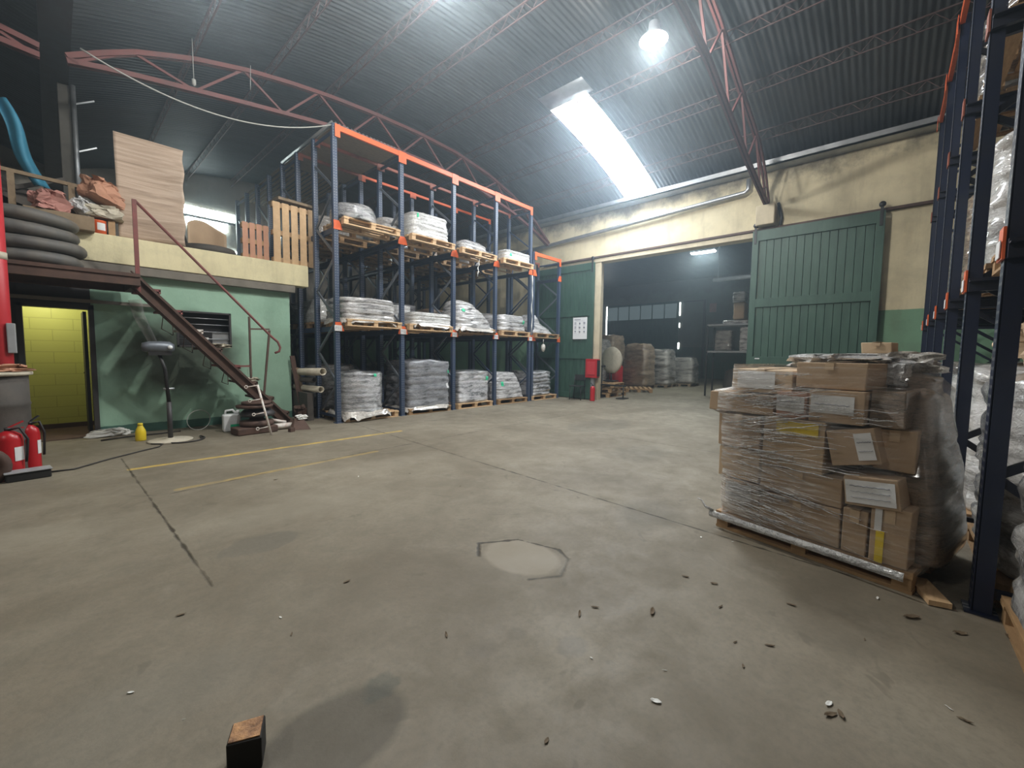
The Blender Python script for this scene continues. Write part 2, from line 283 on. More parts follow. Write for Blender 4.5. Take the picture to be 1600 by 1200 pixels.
# ------------------------------------------------------------------ mesh helpers
class MB:
    def __init__(s): s.v = []; s.f = []; s.sm = []
    def add(s, vs, fs, smooth=False):
        n = len(s.v); s.v += [Vector(v) for v in vs]; s.f += [tuple(i+n for i in f) for f in fs]; s.sm += [smooth]*len(fs); return s
    def box(s, c, d, M=None):
        x, y, z = d[0]/2, d[1]/2, d[2]/2; c = Vector(c)
        vs = [Vector((a*x, b*y, e*z)) for a in (-1, 1) for b in (-1, 1) for e in (-1, 1)]
        if M is not None: vs = [M @ v for v in vs]
        return s.add([c+v for v in vs], [(0, 1, 3, 2), (4, 6, 7, 5), (0, 4, 5, 1), (2, 3, 7, 6), (0, 2, 6, 4), (1, 5, 7, 3)])
    def bb(s, x0, x1, y0, y1, z0, z1): return s.box(((x0+x1)/2, (y0+y1)/2, (z0+z1)/2), (x1-x0, y1-y0, z1-z0))
    def bar(s, a, b, w, h=None, up=(0, 0, 1)):
        a, b = Vector(a), Vector(b); d = b-a; l = d.length; d.normalize(); h = h or w; u = Vector(up)
        if abs(d.dot(u)) > .98: u = Vector((0, 1, 0))
        x = d.cross(u).normalized(); z = x.cross(d); M = Matrix((x, d, z)).transposed()
        return s.box((a+b)/2, (w, l, h), M)
    def tube(s, pts, r, n=10, cap=True, closed=False):
        pts = [Vector(p) for p in pts]; rs = r if isinstance(r, (list, tuple)) else [r]*len(pts); rings = []; pu = None
        for i, p in enumerate(pts):
            a = pts[i-1] if (i or closed) else p; b = pts[(i+1) % len(pts)] if (i < len(pts)-1 or closed) else p
            d = (b-a).normalized()
            if pu is None:
                u = Vector((0, 0, 1)) if abs(d.z) < .9 else Vector((1, 0, 0)); u = (u-d*u.dot(d)).normalized()
            else:
                u = pu-d*pu.dot(d); u = u.normalized() if u.length > 1e-6 else pu
            pu = u; v = d.cross(u); rings.append([p+(u*math.cos(2*PI*k/n)+v*math.sin(2*PI*k/n))*rs[i] for k in range(n)])
        vs = [q for g in rings for q in g]; m = len(rings); fs = []
        for i in range(m if closed else m-1):
            for k in range(n): fs.append((i*n+k, i*n+(k+1) % n, ((i+1) % m)*n+(k+1) % n, ((i+1) % m)*n+k))
        if cap and not closed: fs += [tuple(range(n))[::-1], tuple((m-1)*n+k for k in range(n))]
        return s.add(vs, fs, True)
    def lathe(s, prof, n=24, c=(0, 0, 0), M=None):
        vs = []; fs = []; c = Vector(c)
        for r, z in prof:
            for k in range(n):
                v = Vector((r*math.cos(2*PI*k/n), r*math.sin(2*PI*k/n), z)); vs.append(c+(M @ v if M is not None else v))
        for i in range(len(prof)-1):
            for k in range(n): fs.append((i*n+k, i*n+(k+1) % n, (i+1)*n+(k+1) % n, (i+1)*n+k))
        if prof[0][0] > 1e-4: fs.append(tuple(range(n))[::-1])
        if prof[-1][0] > 1e-4: fs.append(tuple((len(prof)-1)*n+k for k in range(n)))
        return s.add(vs, fs, True)
    def grid(s, fn, nu, nv, smooth=True, wrapu=False):
        vs = [fn(i/(nu if wrapu else nu-1), j/(nv-1)) for j in range(nv) for i in range(nu)]; fs = []
        for j in range(nv-1):
            for i in range(nu if wrapu else nu-1): fs.append((j*nu+i, j*nu+(i+1) % nu, (j+1)*nu+(i+1) % nu, (j+1)*nu+i))
        return s.add(vs, fs, smooth)
    def prism(s, poly, z0, z1, M=None):
        n = len(poly); vs = [Vector((x, y, z0)) for x, y in poly]+[Vector((x, y, z1)) for x, y in poly]
        if M is not None: vs = [M @ v for v in vs]
        return s.add(vs, [tuple(range(n))[::-1], tuple(range(n, 2*n))]+[(i, (i+1) % n, n+(i+1) % n, n+i) for i in range(n)])
    def build(s, name, mat, parent=None, world=False, bev=0, seg=2, solid=0, sub=0):
        me = bpy.data.meshes.new(name); off = parent.location if (parent is not None and world) else Vector((0, 0, 0))
        me.from_pydata([v-off for v in s.v], [], s.f); me.materials.append(MATS[mat] if isinstance(mat, str) else mat)
        me.polygons.foreach_set('use_smooth', s.sm); me.update()
        import bmesh
        bm = bmesh.new(); bm.from_mesh(me); bmesh.ops.recalc_face_normals(bm, faces=bm.faces); bm.to_mesh(me); bm.free()
        o = bpy.data.objects.new(name, me); COL.objects.link(o); o.parent = parent
        if solid: k = o.modifiers.new('solid', 'SOLIDIFY'); k.thickness = solid
        if bev: k = o.modifiers.new('bevel', 'BEVEL'); k.width = bev; k.segments = seg; k.limit_method = 'ANGLE'; k.angle_limit = math.radians(40)
        if sub: k = o.modifiers.new('sub', 'SUBSURF'); k.levels = sub; k.render_levels = sub
        return o
def tag(o, label, cat, group=None, kind=None):
    o['label'] = label; o['category'] = cat
    if group: o['group'] = group
    if kind: o['kind'] = kind
    return o
def thing(name, label, cat, loc=(0, 0, 0), rz=0, group=None):
    o = bpy.data.objects.new(name, None); o.empty_display_size = .1; COL.objects.link(o); o.location = loc; o.rotation_euler = (0, 0, rz)
    return tag(o, label, cat, group)
def struct(name, mb, mat, parent=None, **k):
    o = mb.build(name, mat, parent, **k)
    if parent is None: o['kind'] = 'structure'
    return o
def dup(o, parent=None):
    c = o.copy(); COL.objects.link(c); c.parent = parent
    for ch in o.children: dup(ch, c)
    return c
def RZ(a): return Matrix.Rotation(a, 3, 'Z')
def text(body, size, mat, parent, M, name='lettering', align='CENTER', ext=.0008):
    cu = bpy.data.curves.new(name, 'FONT'); cu.body = body; cu.size = size; cu.align_x = align; cu.align_y = 'CENTER'; cu.extrude = ext
    o = bpy.data.objects.new(name, cu); COL.objects.link(o); me = bpy.data.meshes.new_from_object(o)
    bpy.data.objects.remove(o); me.materials.clear(); me.materials.append(MATS[mat]); q = bpy.data.objects.new(name, me); COL.objects.link(q)
    q.parent = parent; q.matrix_local = M; return q
def frameM(loc, right, up):                         # 4x4 with x=right, y=up, z=right x up
    r = Vector(right).normalized(); u = Vector(up).normalized(); n = r.cross(u)
    m = Matrix((r, u, n)).transposed().to_4x4(); m.translation = loc; return m
rnd = random.Random(7)

# ------------------------------------------------------------------ the building shell
XW = 11.41; YF = 15.9; YB = -7.0; XL = -11.0
def zr(X): return 6.95-.0335*(X-5.8)**2
def zrl(X): return 6.95-.0335*(X+5.4)**2
b = MB(); b.bb(-11.3, 28.3, YB-.3, 17.3, -.2, 0); struct('floor', b, 'floor_concrete')
def vault(name, x0, x1, fn, hole=None):
    b = MB(); nx = 30; sam = 8; pitch = .1; ny = int((YF-YB)/pitch*sam)
    xs = [x0+(x1-x0)*i/nx for i in range(nx+1)]
    if hole: xs = sorted(set(xs+[hole[0]]))
    vs = []; fs = []
    for j in range(ny+1):
        y = YB+(YF-YB)*j/ny; dz = .011*math.cos(2*PI*(y-YB)/pitch)
        for x in xs: vs.append((x, y, fn(x)+dz))
    n = len(xs)
    for j in range(ny):
        y = YB+(YF-YB)*(j+.5)/ny
        for i in range(n-1):
            if hole and hole[2] < y < hole[3] and xs[i] >= hole[0]-1e-4: continue
            fs.append((j*n+i, j*n+i+1, (j+1)*n+i+1, (j+1)*n+i))
    b.add(vs, fs, True); return struct(name, b, 'roof_sheet')
vault('ceiling', .2, XW+.1, zr, (7.68, 0, 4.97, 5.92))
vault('ceiling_far_bay', XL-.2, .2, zrl)
b = MB(); b.grid(lambda u, v: Vector((7.6+(XW-.03-7.6)*u, 4.94+1.01*v, zr(7.6+(XW-.03-7.6)*u)+.03)), 24, 3); struct('window_skylight', b, 'skylight')
b = MB(); b.grid(lambda u, v: Vector((7.2+.45*u, 4.8+1.1*v, zr(7.2+.45*u)-.035)), 4, 3)
tag(b.build('roof_patch_sheet', 'galv', solid=.003), 'pale flat sheet patching the roof just above the skylight', 'metal sheet')
# back wall with the wide opening (Y 2.5..6.86, z<4.25)
b = MB()
b.bb(XW, XW+.3, YB, 2.5, 0, 5.93); b.bb(XW, XW+.3, 6.86, YF, 0, 5.93); b.bb(XW, XW+.3, 2.5, 6.86, 4.25, 5.93)
struct('wall_back', b, 'wall_paint')
b = MB(); b.bb(XW-.07, XW-.003, 2.4, 6.95, 4.24, 4.36); struct('trim_1', b, 'plaster_cream', bev=.01)
b = MB(); b.bb(XW-.1, XW-.003, YB, 8.9, 4.37, 4.42); struct('trim_2', b, 'brown_metal')
b = MB(); b.bb(XW-.05, XW-.003, 6.68, 6.95, 0, 4.24); b.bb(XW+.0, XW+.29, 6.78, 6.86, 0, 4.24); struct('trim_3', b, 'plaster_cream')
b = MB(); b.bb(XW-.35, XW-.003, YB, YF, 5.72, 5.76); b.bb(XW-.35, XW-.33, YB, YF, 5.72, 5.86); struct('trim_4', b, 'galv')      # eaves gutter
b = MB(); b.bb(-11.3, XW+.3, YF, YF+.3, 0, 7); struct('wall_far', b, 'far_wall')
b = MB(); b.bb(-11.3, XW+.3, YB-.3, YB, 0, 7); struct('wall_rear', b, 'far_wall')
b = MB(); b.bb(XL-.3, XL, YB, YF, 0, 7); struct('wall_left', b, 'far_wall')
b = MB(); b.bb(0.05, .35, YB, YF, 5.62, 5.88); struct('trim_5', b, 'dark_metal')        # valley beam
# second room
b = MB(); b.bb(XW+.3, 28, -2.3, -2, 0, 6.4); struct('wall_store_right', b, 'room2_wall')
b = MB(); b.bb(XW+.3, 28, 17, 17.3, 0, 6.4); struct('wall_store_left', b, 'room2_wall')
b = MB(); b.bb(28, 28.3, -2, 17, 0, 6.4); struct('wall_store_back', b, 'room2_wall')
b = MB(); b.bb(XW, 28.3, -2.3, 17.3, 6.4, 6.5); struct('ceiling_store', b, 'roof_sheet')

# ------------------------------------------------------------------ trusses, purlins
def interp(pl, x):
    for (a, za), (c, zc) in zip(pl, pl[1:]):
        if a <= x <= c: return za+(zc-za)*(x-a)/(c-a)
    return pl[0][1] if x < pl[0][0] else pl[-1][1]
def truss(Y, top, bot, xs, label, mat='truss_red', wid=.07):
    r = thing('roof_truss', label, 'roof truss', (xs[0], Y, interp(bot, xs[0])))
    for nm, pl in (('top_chord', top), ('bottom_chord', bot)):
        b = MB(); X = [p[0] for p in pl]; n = 30
        pts = [(X[0]+(X[-1]-X[0])*i/n, Y, interp(pl, X[0]+(X[-1]-X[0])*i/n)) for i in range(n+1)]
        for o in (-.03, .03):
            for p, q in zip(pts, pts[1:]): b.bar((p[0], p[1]+o, p[2]), (q[0], q[1]+o, q[2]), .035, wid)
        b.build(nm, mat, r, True)
    for i, (x0, x1) in enumerate(zip(xs, xs[1:])):
        a = (x0, Y, interp(bot if i % 2 == 0 else top, x0)); c = (x1, Y, interp(top if i % 2 == 0 else bot, x1))
        b = MB(); b.bar(a, c, .035, .035); b.build('web_member', mat, r, True)
    return r
T1t = [(.3, 5.42), (.94, 5.81), (1.7, 6.1), (2.55, 6.32), (3.2, 6.43), (3.9, 6.52), (4.9, 6.6), (6.1, 6.64), (7.3, 6.6), (8.5, 6.42), (9.5, 6.13), (10.5, 5.68), (11.3, 5.1)]
T1b = [(.3, 5.36), (.8, 5.47), (1.7, 5.62), (2.64, 5.77), (3.9, 5.95), (5, 6.03), (6.5, 6.05), (8, 5.95), (9.5, 5.65), (10.5, 5.35), (11.3, 5.02)]
T2t = [(.3, 5.42), (1.7, 6.2), (3.2, 6.62), (4.9, 6.84), (6.1, 6.86), (7.1, 6.8), (7.6, 6.66), (8.6, 6.35), (10.2, 5.95), (10.9, 5.5), (11.35, 5.0)]
T2b = [(.3, 5.36), (1.7, 5.65), (3.9, 5.98), (5.7, 6.06), (6.9, 5.93), (8.1, 5.62), (9.3, 5.32), (10.4, 5.1), (11.35, 4.93)]
x1 = [.35, 1.0, 1.75, 2.45, 3.1, 3.75, 4.4, 5.0, 5.65, 6.25, 6.9, 7.5, 8.15, 8.8, 9.4, 10.0, 10.6, 11.1]
truss(8.68, T1t, T1b, x1, 'rust red bowed roof truss passing above the navy and orange rack')
truss(2.32, T2t, T2b, x1, 'dark red roof truss landing on the wall beside the right green door', wid=.085)
def shiftx(pl, d): return [(p[0]+d, p[1]) for p in pl]
truss(8.68, [(-10.9, 5.2), (-8, 6.0), (-5.4, 6.3), (-2.5, 5.9), (.05, 5.42)], [(-10.9, 5.15), (-8, 5.5), (-5.4, 5.6), (-2.5, 5.5), (.05, 5.3)], [-10.8, -10, -9.2, -8.4, -7.6, -6.8, -6, -5.2, -4.4, -3.6, -2.8, -2, -1.2, -.5, 0], 'dark red roof truss at the upper left, left of the grey column')
for i, X in enumerate((10.35, 9.05, 7.75, 6.5, 5.2, 4.05, 2.9, 1.75)):
    b = MB(); z = zr(X)-.03; h = .2
    b.bb(X-.012, X+.012, YB, YF, z-.02, z); b.bb(X-.009, X+.009, YB, YF, z-h-.015, z-h)
    y = YB; k = 0
    while y < YF-.3:
        a, c = ((z-.02, z-h) if k % 2 == 0 else (z-h, z-.02)); b.bar((X, y, a), (X, y+.17, c), .008); y += .17; k += 1
    o = b.build('lattice_purlin', 'purlin_dark')
    tag(o, ['thin red lattice purlin nearest the wall with green doors, crossing the lower skylight', 'red lattice purlin crossing the middle of the skylight', 'red lattice purlin meeting the upper end of the skylight',
            'red lattice purlin passing just above the round hanging lamp', 'red lattice purlin running up from above the rack to the top edge', 'bright lit lattice purlin left of the top centre', 'dim lattice purlin crossing the bowed truss left of the rack', 'dark lattice purlin above the mezzanine, leftmost of the ceiling'][i], 'purlin', 'lattice purlins under the vaulted roof')
# column and downpipe at the valley
t_ = thing('valley_column', 'grey box column with bracket arms rising from the mezzanine junk to the roof', 'column', (.33, 10.1, 3.15))
b = MB(); b.bb(.22, .37, 10.05, 10.2, 3.15, 5.62); b.build('shaft', 'column_dark', t_, True, bev=.01)
for z in (5.35, 4.6): b = MB(); b.bar((.4, 10.05, z), (.64, 10.05, z+.15), .02); b.build('bracket_arm', 'galv', t_, True)
b = MB(); b.tube([(.395, 10.0, 3.17), (.395, 10.0, 5.62)], .03); tag(b.build('downpipe', 'galv'), 'pale metal downpipe in front of the grey column at the upper left', 'pipe')
# corbel and duct on the back wall
b = MB(); b.bb(XW-.3, XW-.003, 2.12, 2.5, 4.45, 4.9); tag(b.build('corbel_block', 'plaster_cream', bev=.02), 'cream plaster corbel block under the end of the dark red truss', 'corbel')
b = MB(); b.tube([(XW-.12, 2.72, 5.62), (XW-.12, 2.72, 5.38), (XW-.12, 2.8, 5.32), (XW-.12, 8.9, 5.02), (XW-.12, 11.5, 4.95)], .055, 12); tag(b.build('wall_pipe', 'galv'), 'long grey pipe sloping along the cream wall above the doorway', 'pipe')
b = MB(); b.tube([(XW-.06, 2.1, 4.95), (XW-.06, 2.02, 4.6), (XW-.06, 2.06, 4.3)], .03, 8); tag(b.build('black_conduit', 'black'), 'short black conduit hanging beside the cream corbel', 'conduit')

# ------------------------------------------------------------------ lamps
labs = ['glaring round hanging lamp at the top edge of the picture beside the dark red truss', 'hanging lamp over the middle of the floor above the rack front', 'added unseen lamp above the mezzanine front', 'added unseen lamp in the left bay', 'added unseen lamp above the right racks']
for (p, e), lb in zip(LAMPS, labs):
    r = thing('hanging_lamp', lb, 'lamp', p, 0, 'hanging bay lamps')
    MB().lathe([(.04, .3), (.08, .28), (.09, .16), (.22, .02), (.21, .02), (.08, .15)], 24).build('lamp_shade', 'grey_pl', r)
    MB().lathe([(.0, -.11), (.07, -.1), (.13, -.03), (.13, .01), (.06, .1)], 20).build('bulb', 'lamp_glow', r)
    hang = (zr(p[0]) if p[0] > .2 else zrl(p[0]))-p[2]
    MB().tube([(0, 0, .28), (0, 0, hang)], .008, 6).build('hanger', 'black', r)
    plight('lamp_light', (p[0], p[1], p[2]-.14), e, (1, .985, .93), .1)
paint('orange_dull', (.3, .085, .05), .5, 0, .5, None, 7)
def navy_post(name='navy_post', ca=(.024, .046, .1), cb=(.06, .068, .08)):
    m, t, p = nt(name); tc = N(t, 'ShaderNodeTexCoord'); sx = N(t, 'ShaderNodeSeparateXYZ'); L(t, tc.outputs['Object'], sx.inputs[0])
    c = mixc(t, ramp(t, noi(t, tc.outputs['Object'], 6, 5), [(.4, 0), (.8, .6)]), ca, cb)
    hz = mth(t, 'LESS_THAN', mth(t, 'FRACT', mth(t, 'DIVIDE', sx.outputs[2], .05)), .32)
    hx = mth(t, 'LESS_THAN', mth(t, 'ABSOLUTE', mth(t, 'SUBTRACT', mth(t, 'ABSOLUTE', sx.outputs[0]), .02)), .009)
    c = mixc(t, mth(t, 'MULTIPLY', hz, hx), c, (.2, .21, .22)); L(t, c, p.inputs['Base Color']); p.inputs['Roughness'].default_value = .42
    MATS[name] = m
navy_post(); navy_post('navy_post_shaded', (.009, .016, .045), (.02, .022, .03))  # second navy has the unlit side's shade put into its colour
paint('navy_shaded', (.008, .012, .03), .45, 0, .3, (.02, .02, .02), 6)  # same shade put into the plain navy of the right rack
# ------------------------------------------------------------------ drive-in pallet racks
LV1, LV2 = 1.9, 3.82
RX = [3.71+1.45*k for k in range(6)]
def upright(parent, X, Y, h, sgn):
    b = MB(); b.bb(-.045, .045, -.004, .004, 0, h); b.bb(-.045, -.037, 0, .075*sgn, 0, h) if sgn > 0 else b.bb(-.045, -.037, -.075, 0, 0, h)
    b.bb(.037, .045, min(0, .075*sgn), max(0, .075*sgn), 0, h); b.bb(-.07, .07, -.03, .1 if sgn > 0 else .03, 0, .012) if sgn > 0 else b.bb(-.07, .07, -.1, .03, 0, .012)
    o = b.build('upright', 'navy_post' if sgn > 0 else 'navy_post_shaded', parent); o.location = Vector((X, Y, 0))-parent.location; return o
def rack(label, xs, ys, sgn, tops, skips=(), labels=True, lvs=(LV1, LV2), beam_rows=99):
    r = thing('pallet_rack', label, 'pallet rack', (xs[0], ys[0], 0))
    nb = 0; rest = MB(); restn = 0
    for k, X in enumerate(xs):
        h = tops[k]
        for j, Y in enumerate(ys):
            upright(r, X, Y, h, sgn)
        for j in range(0, len(ys)-1, 2):
            ya, yb = ys[j]+.04*sgn, ys[j+1]; z = .15; f = 1
            b = rest if nb > 95 else None
            if b is None:
                pass
            seq = []
            while z+.6 < h:
                seq.append(((X, yb if f else ya, z), (X, ya if f else yb, z+.62))); z += .62; f = 1-f
            for a, c in seq:
                if nb < 88: q = MB(); q.bar(a, c, .03, .045); q.build('diagonal_brace', 'navy_shaded' if sgn < 0 else 'steel_grey', r, True); nb += 1
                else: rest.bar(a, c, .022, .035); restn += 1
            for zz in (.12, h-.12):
                q = MB(); q.bar((X, ya, zz), (X, yb, zz), .03, .05); q.build('frame_strut', 'navy' if sgn > 0 else 'navy_shaded', r, True)
    if restn: o = rest.build('diagonal_brace', 'navy' if sgn > 0 else 'navy_shaded', r, True); o['kind'] = 'stuff'
    y0, y1 = ys[0], ys[-1]
    for k, X in enumerate(xs):
        for z in lvs:
            if z > tops[k]-.3: continue
            for s_ in ([1] if k == 0 else [-1] if k == len(xs)-1 else [-1, 1]):
                q = MB(); q.bb(X+s_*.075-.02, X+s_*.075+.02, min(y0, y1), max(y0, y1), z-.1, z); q.bb(X+s_*.11-.035, X+s_*.11+.035, min(y0, y1), max(y0, y1), z-.03, z-.022)
                q.build('pallet_rail', 'navy' if sgn > 0 else 'navy_shaded', r, True)
            # orange bracket: a trapezoid plate across the post
            yy = y0-.012*sgn; q = MB()
            w0, w1 = .055, .12 if sgn > 0 else .07
            a0 = -w0 if k == 0 else -w1; a1 = w0 if k == len(xs)-1 else w1
            P_ = [(X+a0, z-.1), (X+a1, z-.1), (X+a1*.85, z-.02), (X+w0, z+.07), (X-w0, z+.07), (X+a0*.85, z-.02)]
            q.add([(x, yy-.006*sgn, zz) for x, zz in P_]+[(x, yy+.006*sgn, zz) for x, zz in P_], [tuple(range(6)), tuple(range(6, 12))[::-1]]+[(i, (i+1) % 6, 6+(i+1) % 6, 6+i) for i in range(6)])
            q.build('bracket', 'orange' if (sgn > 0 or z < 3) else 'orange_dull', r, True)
            if sgn < 0 and z == lvs[0]:
                q = MB(); yl = yy-.012*sgn; q.bb(X-.05, X+.05, yl-.002, yl+.002, z-.09, z+.0); q.build('label_plate', 'paper', r, True)['label'] = 'white plate'
            if labels and z == lvs[0] and k < 5:
                q = MB(); yl = yy-.012*sgn; q.bb(X-.07, X+.075, yl-.002, yl+.002, z-.1, z+.01); pl = q.build('label_plate', 'paper', r, True); pl['label'] = 'white number plate'
                text('P%d' % (11+k), .075, 'ink_soft', pl, frameM(Vector((X, yl-.004*sgn, z-.045))-r.location, (sgn, 0, 0), (0, 0, 1)))
    for k in range(len(xs)-1):
        for j, Y in enumerate(ys[:beam_rows]):
            z = min(tops[k], tops[k+1]); z -= .0; q = MB(); th = .11 if j == 0 else .07; X0, X1 = xs[k]+.045, xs[k+1]-.045
            q.bb(X0, X1, Y-.03, Y+.02, z-th, z-.01)
            for X in (X0-.0, X1+.0): q.bb(X-.05, X+.05, Y-.034*(1 if sgn > 0 else -1)-.004, Y-.034*(1 if sgn > 0 else -1)+.004, z-(.24 if j == 0 else .16), z-.005)
            q.build('top_beam', 'orange' if (j == 0 or (k > 0 and j == 2)) else 'orange_dull', r, True, bev=.006)  # darker orange stands in for sheet shade on the first bay's inner beams
    return r
RYL = [7.93, 8.8, 9.66, 10.53, 11.4, 12.27, 13.14, 14.0]
rack('tall navy drive-in rack with orange top beams standing left of the doorway', RX[:5]+[], RYL, 1, [5.65]*5, beam_rows=3)
rk2 = rack('lower navy rack bay with orange beam in front of the left green door', [RX[4]+.14, RX[5]], RYL[:2], 1, [4.42, 4.42], labels=False)
RXR = [2.06]+[1.97+1.45*k for k in range(1, 7)]
rack('shade-darkened navy drive-in rack along the right edge with pallets of wrapped goods', RXR, [-.42, -1.29, -2.15, -3.02, -3.9, -4.77], -1, [5.65]*7, labels=False, lvs=(2.03, 3.95), beam_rows=5)

# sheets on top of the left rack
b = MB(); nu = 120
b.grid(lambda u, v: Vector((RX[0]-.05+1.5*u, 7.93+2.6*v, 5.675+.014*math.cos(u*nu))), 240, 3)
tag(b.build('corrugated_sheet', 'galv', solid=.002), 'corrugated sheet lying on top of the leftmost rack bay, wavy pale front edge', 'metal sheet')
for i in range(3):
    b = MB(); b.bb(RX[0]+.0+.47*i, RX[0]+.44+.47*i, 8.0, 10.4, 5.655-.0, 5.66); 
b = MB(); b.bb(RX[0]+.02, RX[1]-.02, 7.97, 10.5, 5.643, 5.655); tag(b.build('plywood_sheet', 'wood_old'), 'brown board under the corrugated sheet, closing the top of the leftmost bay', 'board')
for i in range(13):
    b = MB(); X = RX[0]+.02+i*.115; b.bb(X, X+.06, 10.6, 13.9, 5.65, 5.67)
    tag(b.build('wooden_batten', 'wood_old'), 'thin batten of the slatted cover on the rear top of the left rack', 'batten', 'battens over the rear of the left rack')

# ------------------------------------------------------------------ pallets and wrapped loads
def make_pallet(name, label, w=1.2, d=1.0, mat='wood_light', loc=(0, 0, 0), rz=0, group=None, rx=0):
    r = thing(name, label, 'pallet', loc, rz, group)
    for i in range(6):
        y = -d/2+.05+i*(d-.1)/5; MB().bb(-w/2, w/2, y-.048, y+.048, .118, .138).build('top_board', mat, r)
    for x in (-w/2+.05, 0, w/2-.05):
        MB().bb(x-.05, x+.05, -d/2, d/2, .096, .117).build('stringer_board', mat, r)
        for y in (-d/2+.07, 0, d/2-.07): MB().bb(x-.045, x+.045, y-.06, y+.06, .022, .096).build('block', mat, r)
    for y in (-d/2+.06, 0, d/2-.06): MB().bb(-w/2, w/2, y-.05, y+.05, 0, .021).build('bottom_board', mat, r)
    return r
PAL = make_pallet('wooden_pallet', 'light wooden pallet under the coil drum at the foot of the leftmost rack post', loc=(4.42, 8.38, 0), group=None)
def pallet(label, loc, rz=0, group=None, mat=None):
    r = dup(PAL); r.location = loc; r.rotation_euler = (0, 0, rz); r['label'] = label
    if group: r['group'] = group
    if mat:
        for c in r.children: c.data = c.data.copy(); c.data.materials[0] = MATS[mat]
    return r
def sgnpow(c, e): return math.copysign(abs(c)**e, c)
def load(name, label, loc, w, d, h, mat='wrap', ex=.35, prof=None, shift=None, rz=0, seed=1, wr=.02, layers=0, lamp=.012, cat='wrapped load', group=None, base=None, stickers=(), nu=88, nv=46, tilt=0, domed=.03):
    """wrapped bundle: superellipse section lofted upward with bulging layers and creased film"""
    r = thing(name, label, cat, loc, rz, group); prof = prof or [(0, 1), (1, 1)]; shift = shift or [(0, 0), (1, 0)]
    def surf(u, v, off=0):
        a = 2*PI*u; vv = min(v/.9, 1); cap = max(0, (v-.9)/.1)
        k = interp(prof, vv)*(1-.0*cap); kk = (1-cap) if cap > 0 else 1
        e = ex
        x = sgnpow(math.cos(a), e)*w/2*k*kk; y = sgnpow(math.sin(a), e)*d/2*k*kk; z = h*vv
        lay = 0
        if layers: lay = lamp*(abs(math.sin(PI*layers*vv))**.5-.6)
        nvv = Vector((x*1.6+seed*7.1, y*1.6, z*7+seed))
        n = noise.noise(nvv)*wr+noise.noise(nvv*2.3+Vector((3, 1, z*6)))*wr*.7
        f = 1+(lay+n+off)/max(.15, (x*x+y*y)**.5) if kk > .35 else 1
        z2 = z+noise.noise(Vector((x*3+seed, y*3, 5)))*(.05*h*vv)+domed*(1-kk*kk)*1.0
        return Vector((x*f+interp(shift, vv)*w+tilt*z, y*f, z2))
    b = MB(); b.grid(lambda i, v: surf(i, v), nu, nv, True, True); b.f.append(tuple(range(nu))[::-1]); b.sm.append(False)
    b.build('wrapped_bundle', mat, r)
    for (u0, u1, v0, v1, m, nm) in stickers:
        q = MB(); q.grid(lambda a, c: surf(u0+(u1-u0)*a, v0+(v1-v0)*c, .012), 6, 5); o = q.build(nm, m, r)
    if base:                                       # slack film hanging at the pallet edge
        q = MB(); bw, bd = w/2*1.04, d/2*1.04
        def sk(u, v):
            a = 2*PI*u; e = .3; n = noise.noise(Vector((math.cos(a)*4+seed, math.sin(a)*4, v*3)))
            k = .93+.13*(1-v)+n*.05; return Vector((sgnpow(math.cos(a), e)*bw*k, sgnpow(math.sin(a), e)*bd*k, -.1*(1-v)*(.55+n)+v*.06+.006))
        q.grid(sk, 70, 7, True, True); q.build('film_skirt', base, r)
    return r
FR = .75                                          # angle parameter of the face turned to the camera
G1, G2, G0 = 'wrapped loads on the middle level of the left rack', 'wrapped loads on the top level of the left rack', 'wrapped loads on the floor under the left rack'
def bx(k): return RX[k]+.725
zp1, zp2 = LV1, LV2
PY = 8.36
names = ['leftmost bay', 'second bay', 'third bay', 'fourth bay', 'low end bay']
for k in range(5):
    if k: pallet('wooden pallet on the floor in the %s of the left rack' % names[k], (bx(k), PY+.02, 0), rnd.uniform(-.03, .03), 'pallets on the floor of the left rack', 'wood' if k % 2 else None)
    pallet('wooden pallet on the middle level, %s of the left rack' % names[k], (bx(k), PY-.06*(k == 0)-.05, zp1), rnd.uniform(-.03, .03), 'pallets on the middle level of the left rack', ['wood_light', 'wood_light', 'wood', 'wood_light', 'wood'][k])
    if k < 4: pallet('wooden pallet with boards showing from below, top level, %s' % names[k], (bx(k)-.03, PY-.12-.04*(k % 2), zp2), rnd.uniform(-.05, .05), 'pallets on the top level of the left rack', 'wood_light')
e = .14
# floor level
load('coil_drum', 'round grey wrapped coil drum with a green tag, floor level of the leftmost bay', (4.3, 8.28, e), .95, .95, .84, 'wrap_silver', 1.0, seed=3, wr=.012, layers=8, lamp=.02, base='clear_base', stickers=[(0.7790, 0.8010, .83, .895, 'green_st', 'green_tag')], cat='coil drum')
load('wrapped_stack', 'tall dark grey wrapped stack with white sticker, floor level of the second bay', (bx(1), 8.42, e), 1.2, 1.05, 1.08, 'wrap_dark', .22, seed=5, wr=.018, layers=6, lamp=.03, base='clear_base', stickers=[(.79, .825, .36, .46, 'paper', 'white_sticker'), (0.8100, 0.8400, .66, .72, 'green_st', 'green_tag')], group=None)
load('wrapped_stack', 'silver wrapped stack with green tag, floor level of the third bay', (bx(2), 8.42, e), 1.1, 1.0, .8, 'wrap_silver', .3, seed=8, wr=.025, layers=7, base=None, stickers=[(.782, .818, .62, .74, 'green_st', 'green_tag')])
load('wrapped_stack', 'leaning pale wrapped sack stack, narrow at the top, floor level of the fourth bay', (bx(3), 8.42, e), 1.2, 1.0, .72, 'wrap', .4, prof=[(0, 1), (.6, .88), (1, .68)], shift=[(0, 0), (1, -.09)], seed=9, wr=.03, layers=6, stickers=[(.69, .722, .45, .6, 'green_st', 'green_tag')])
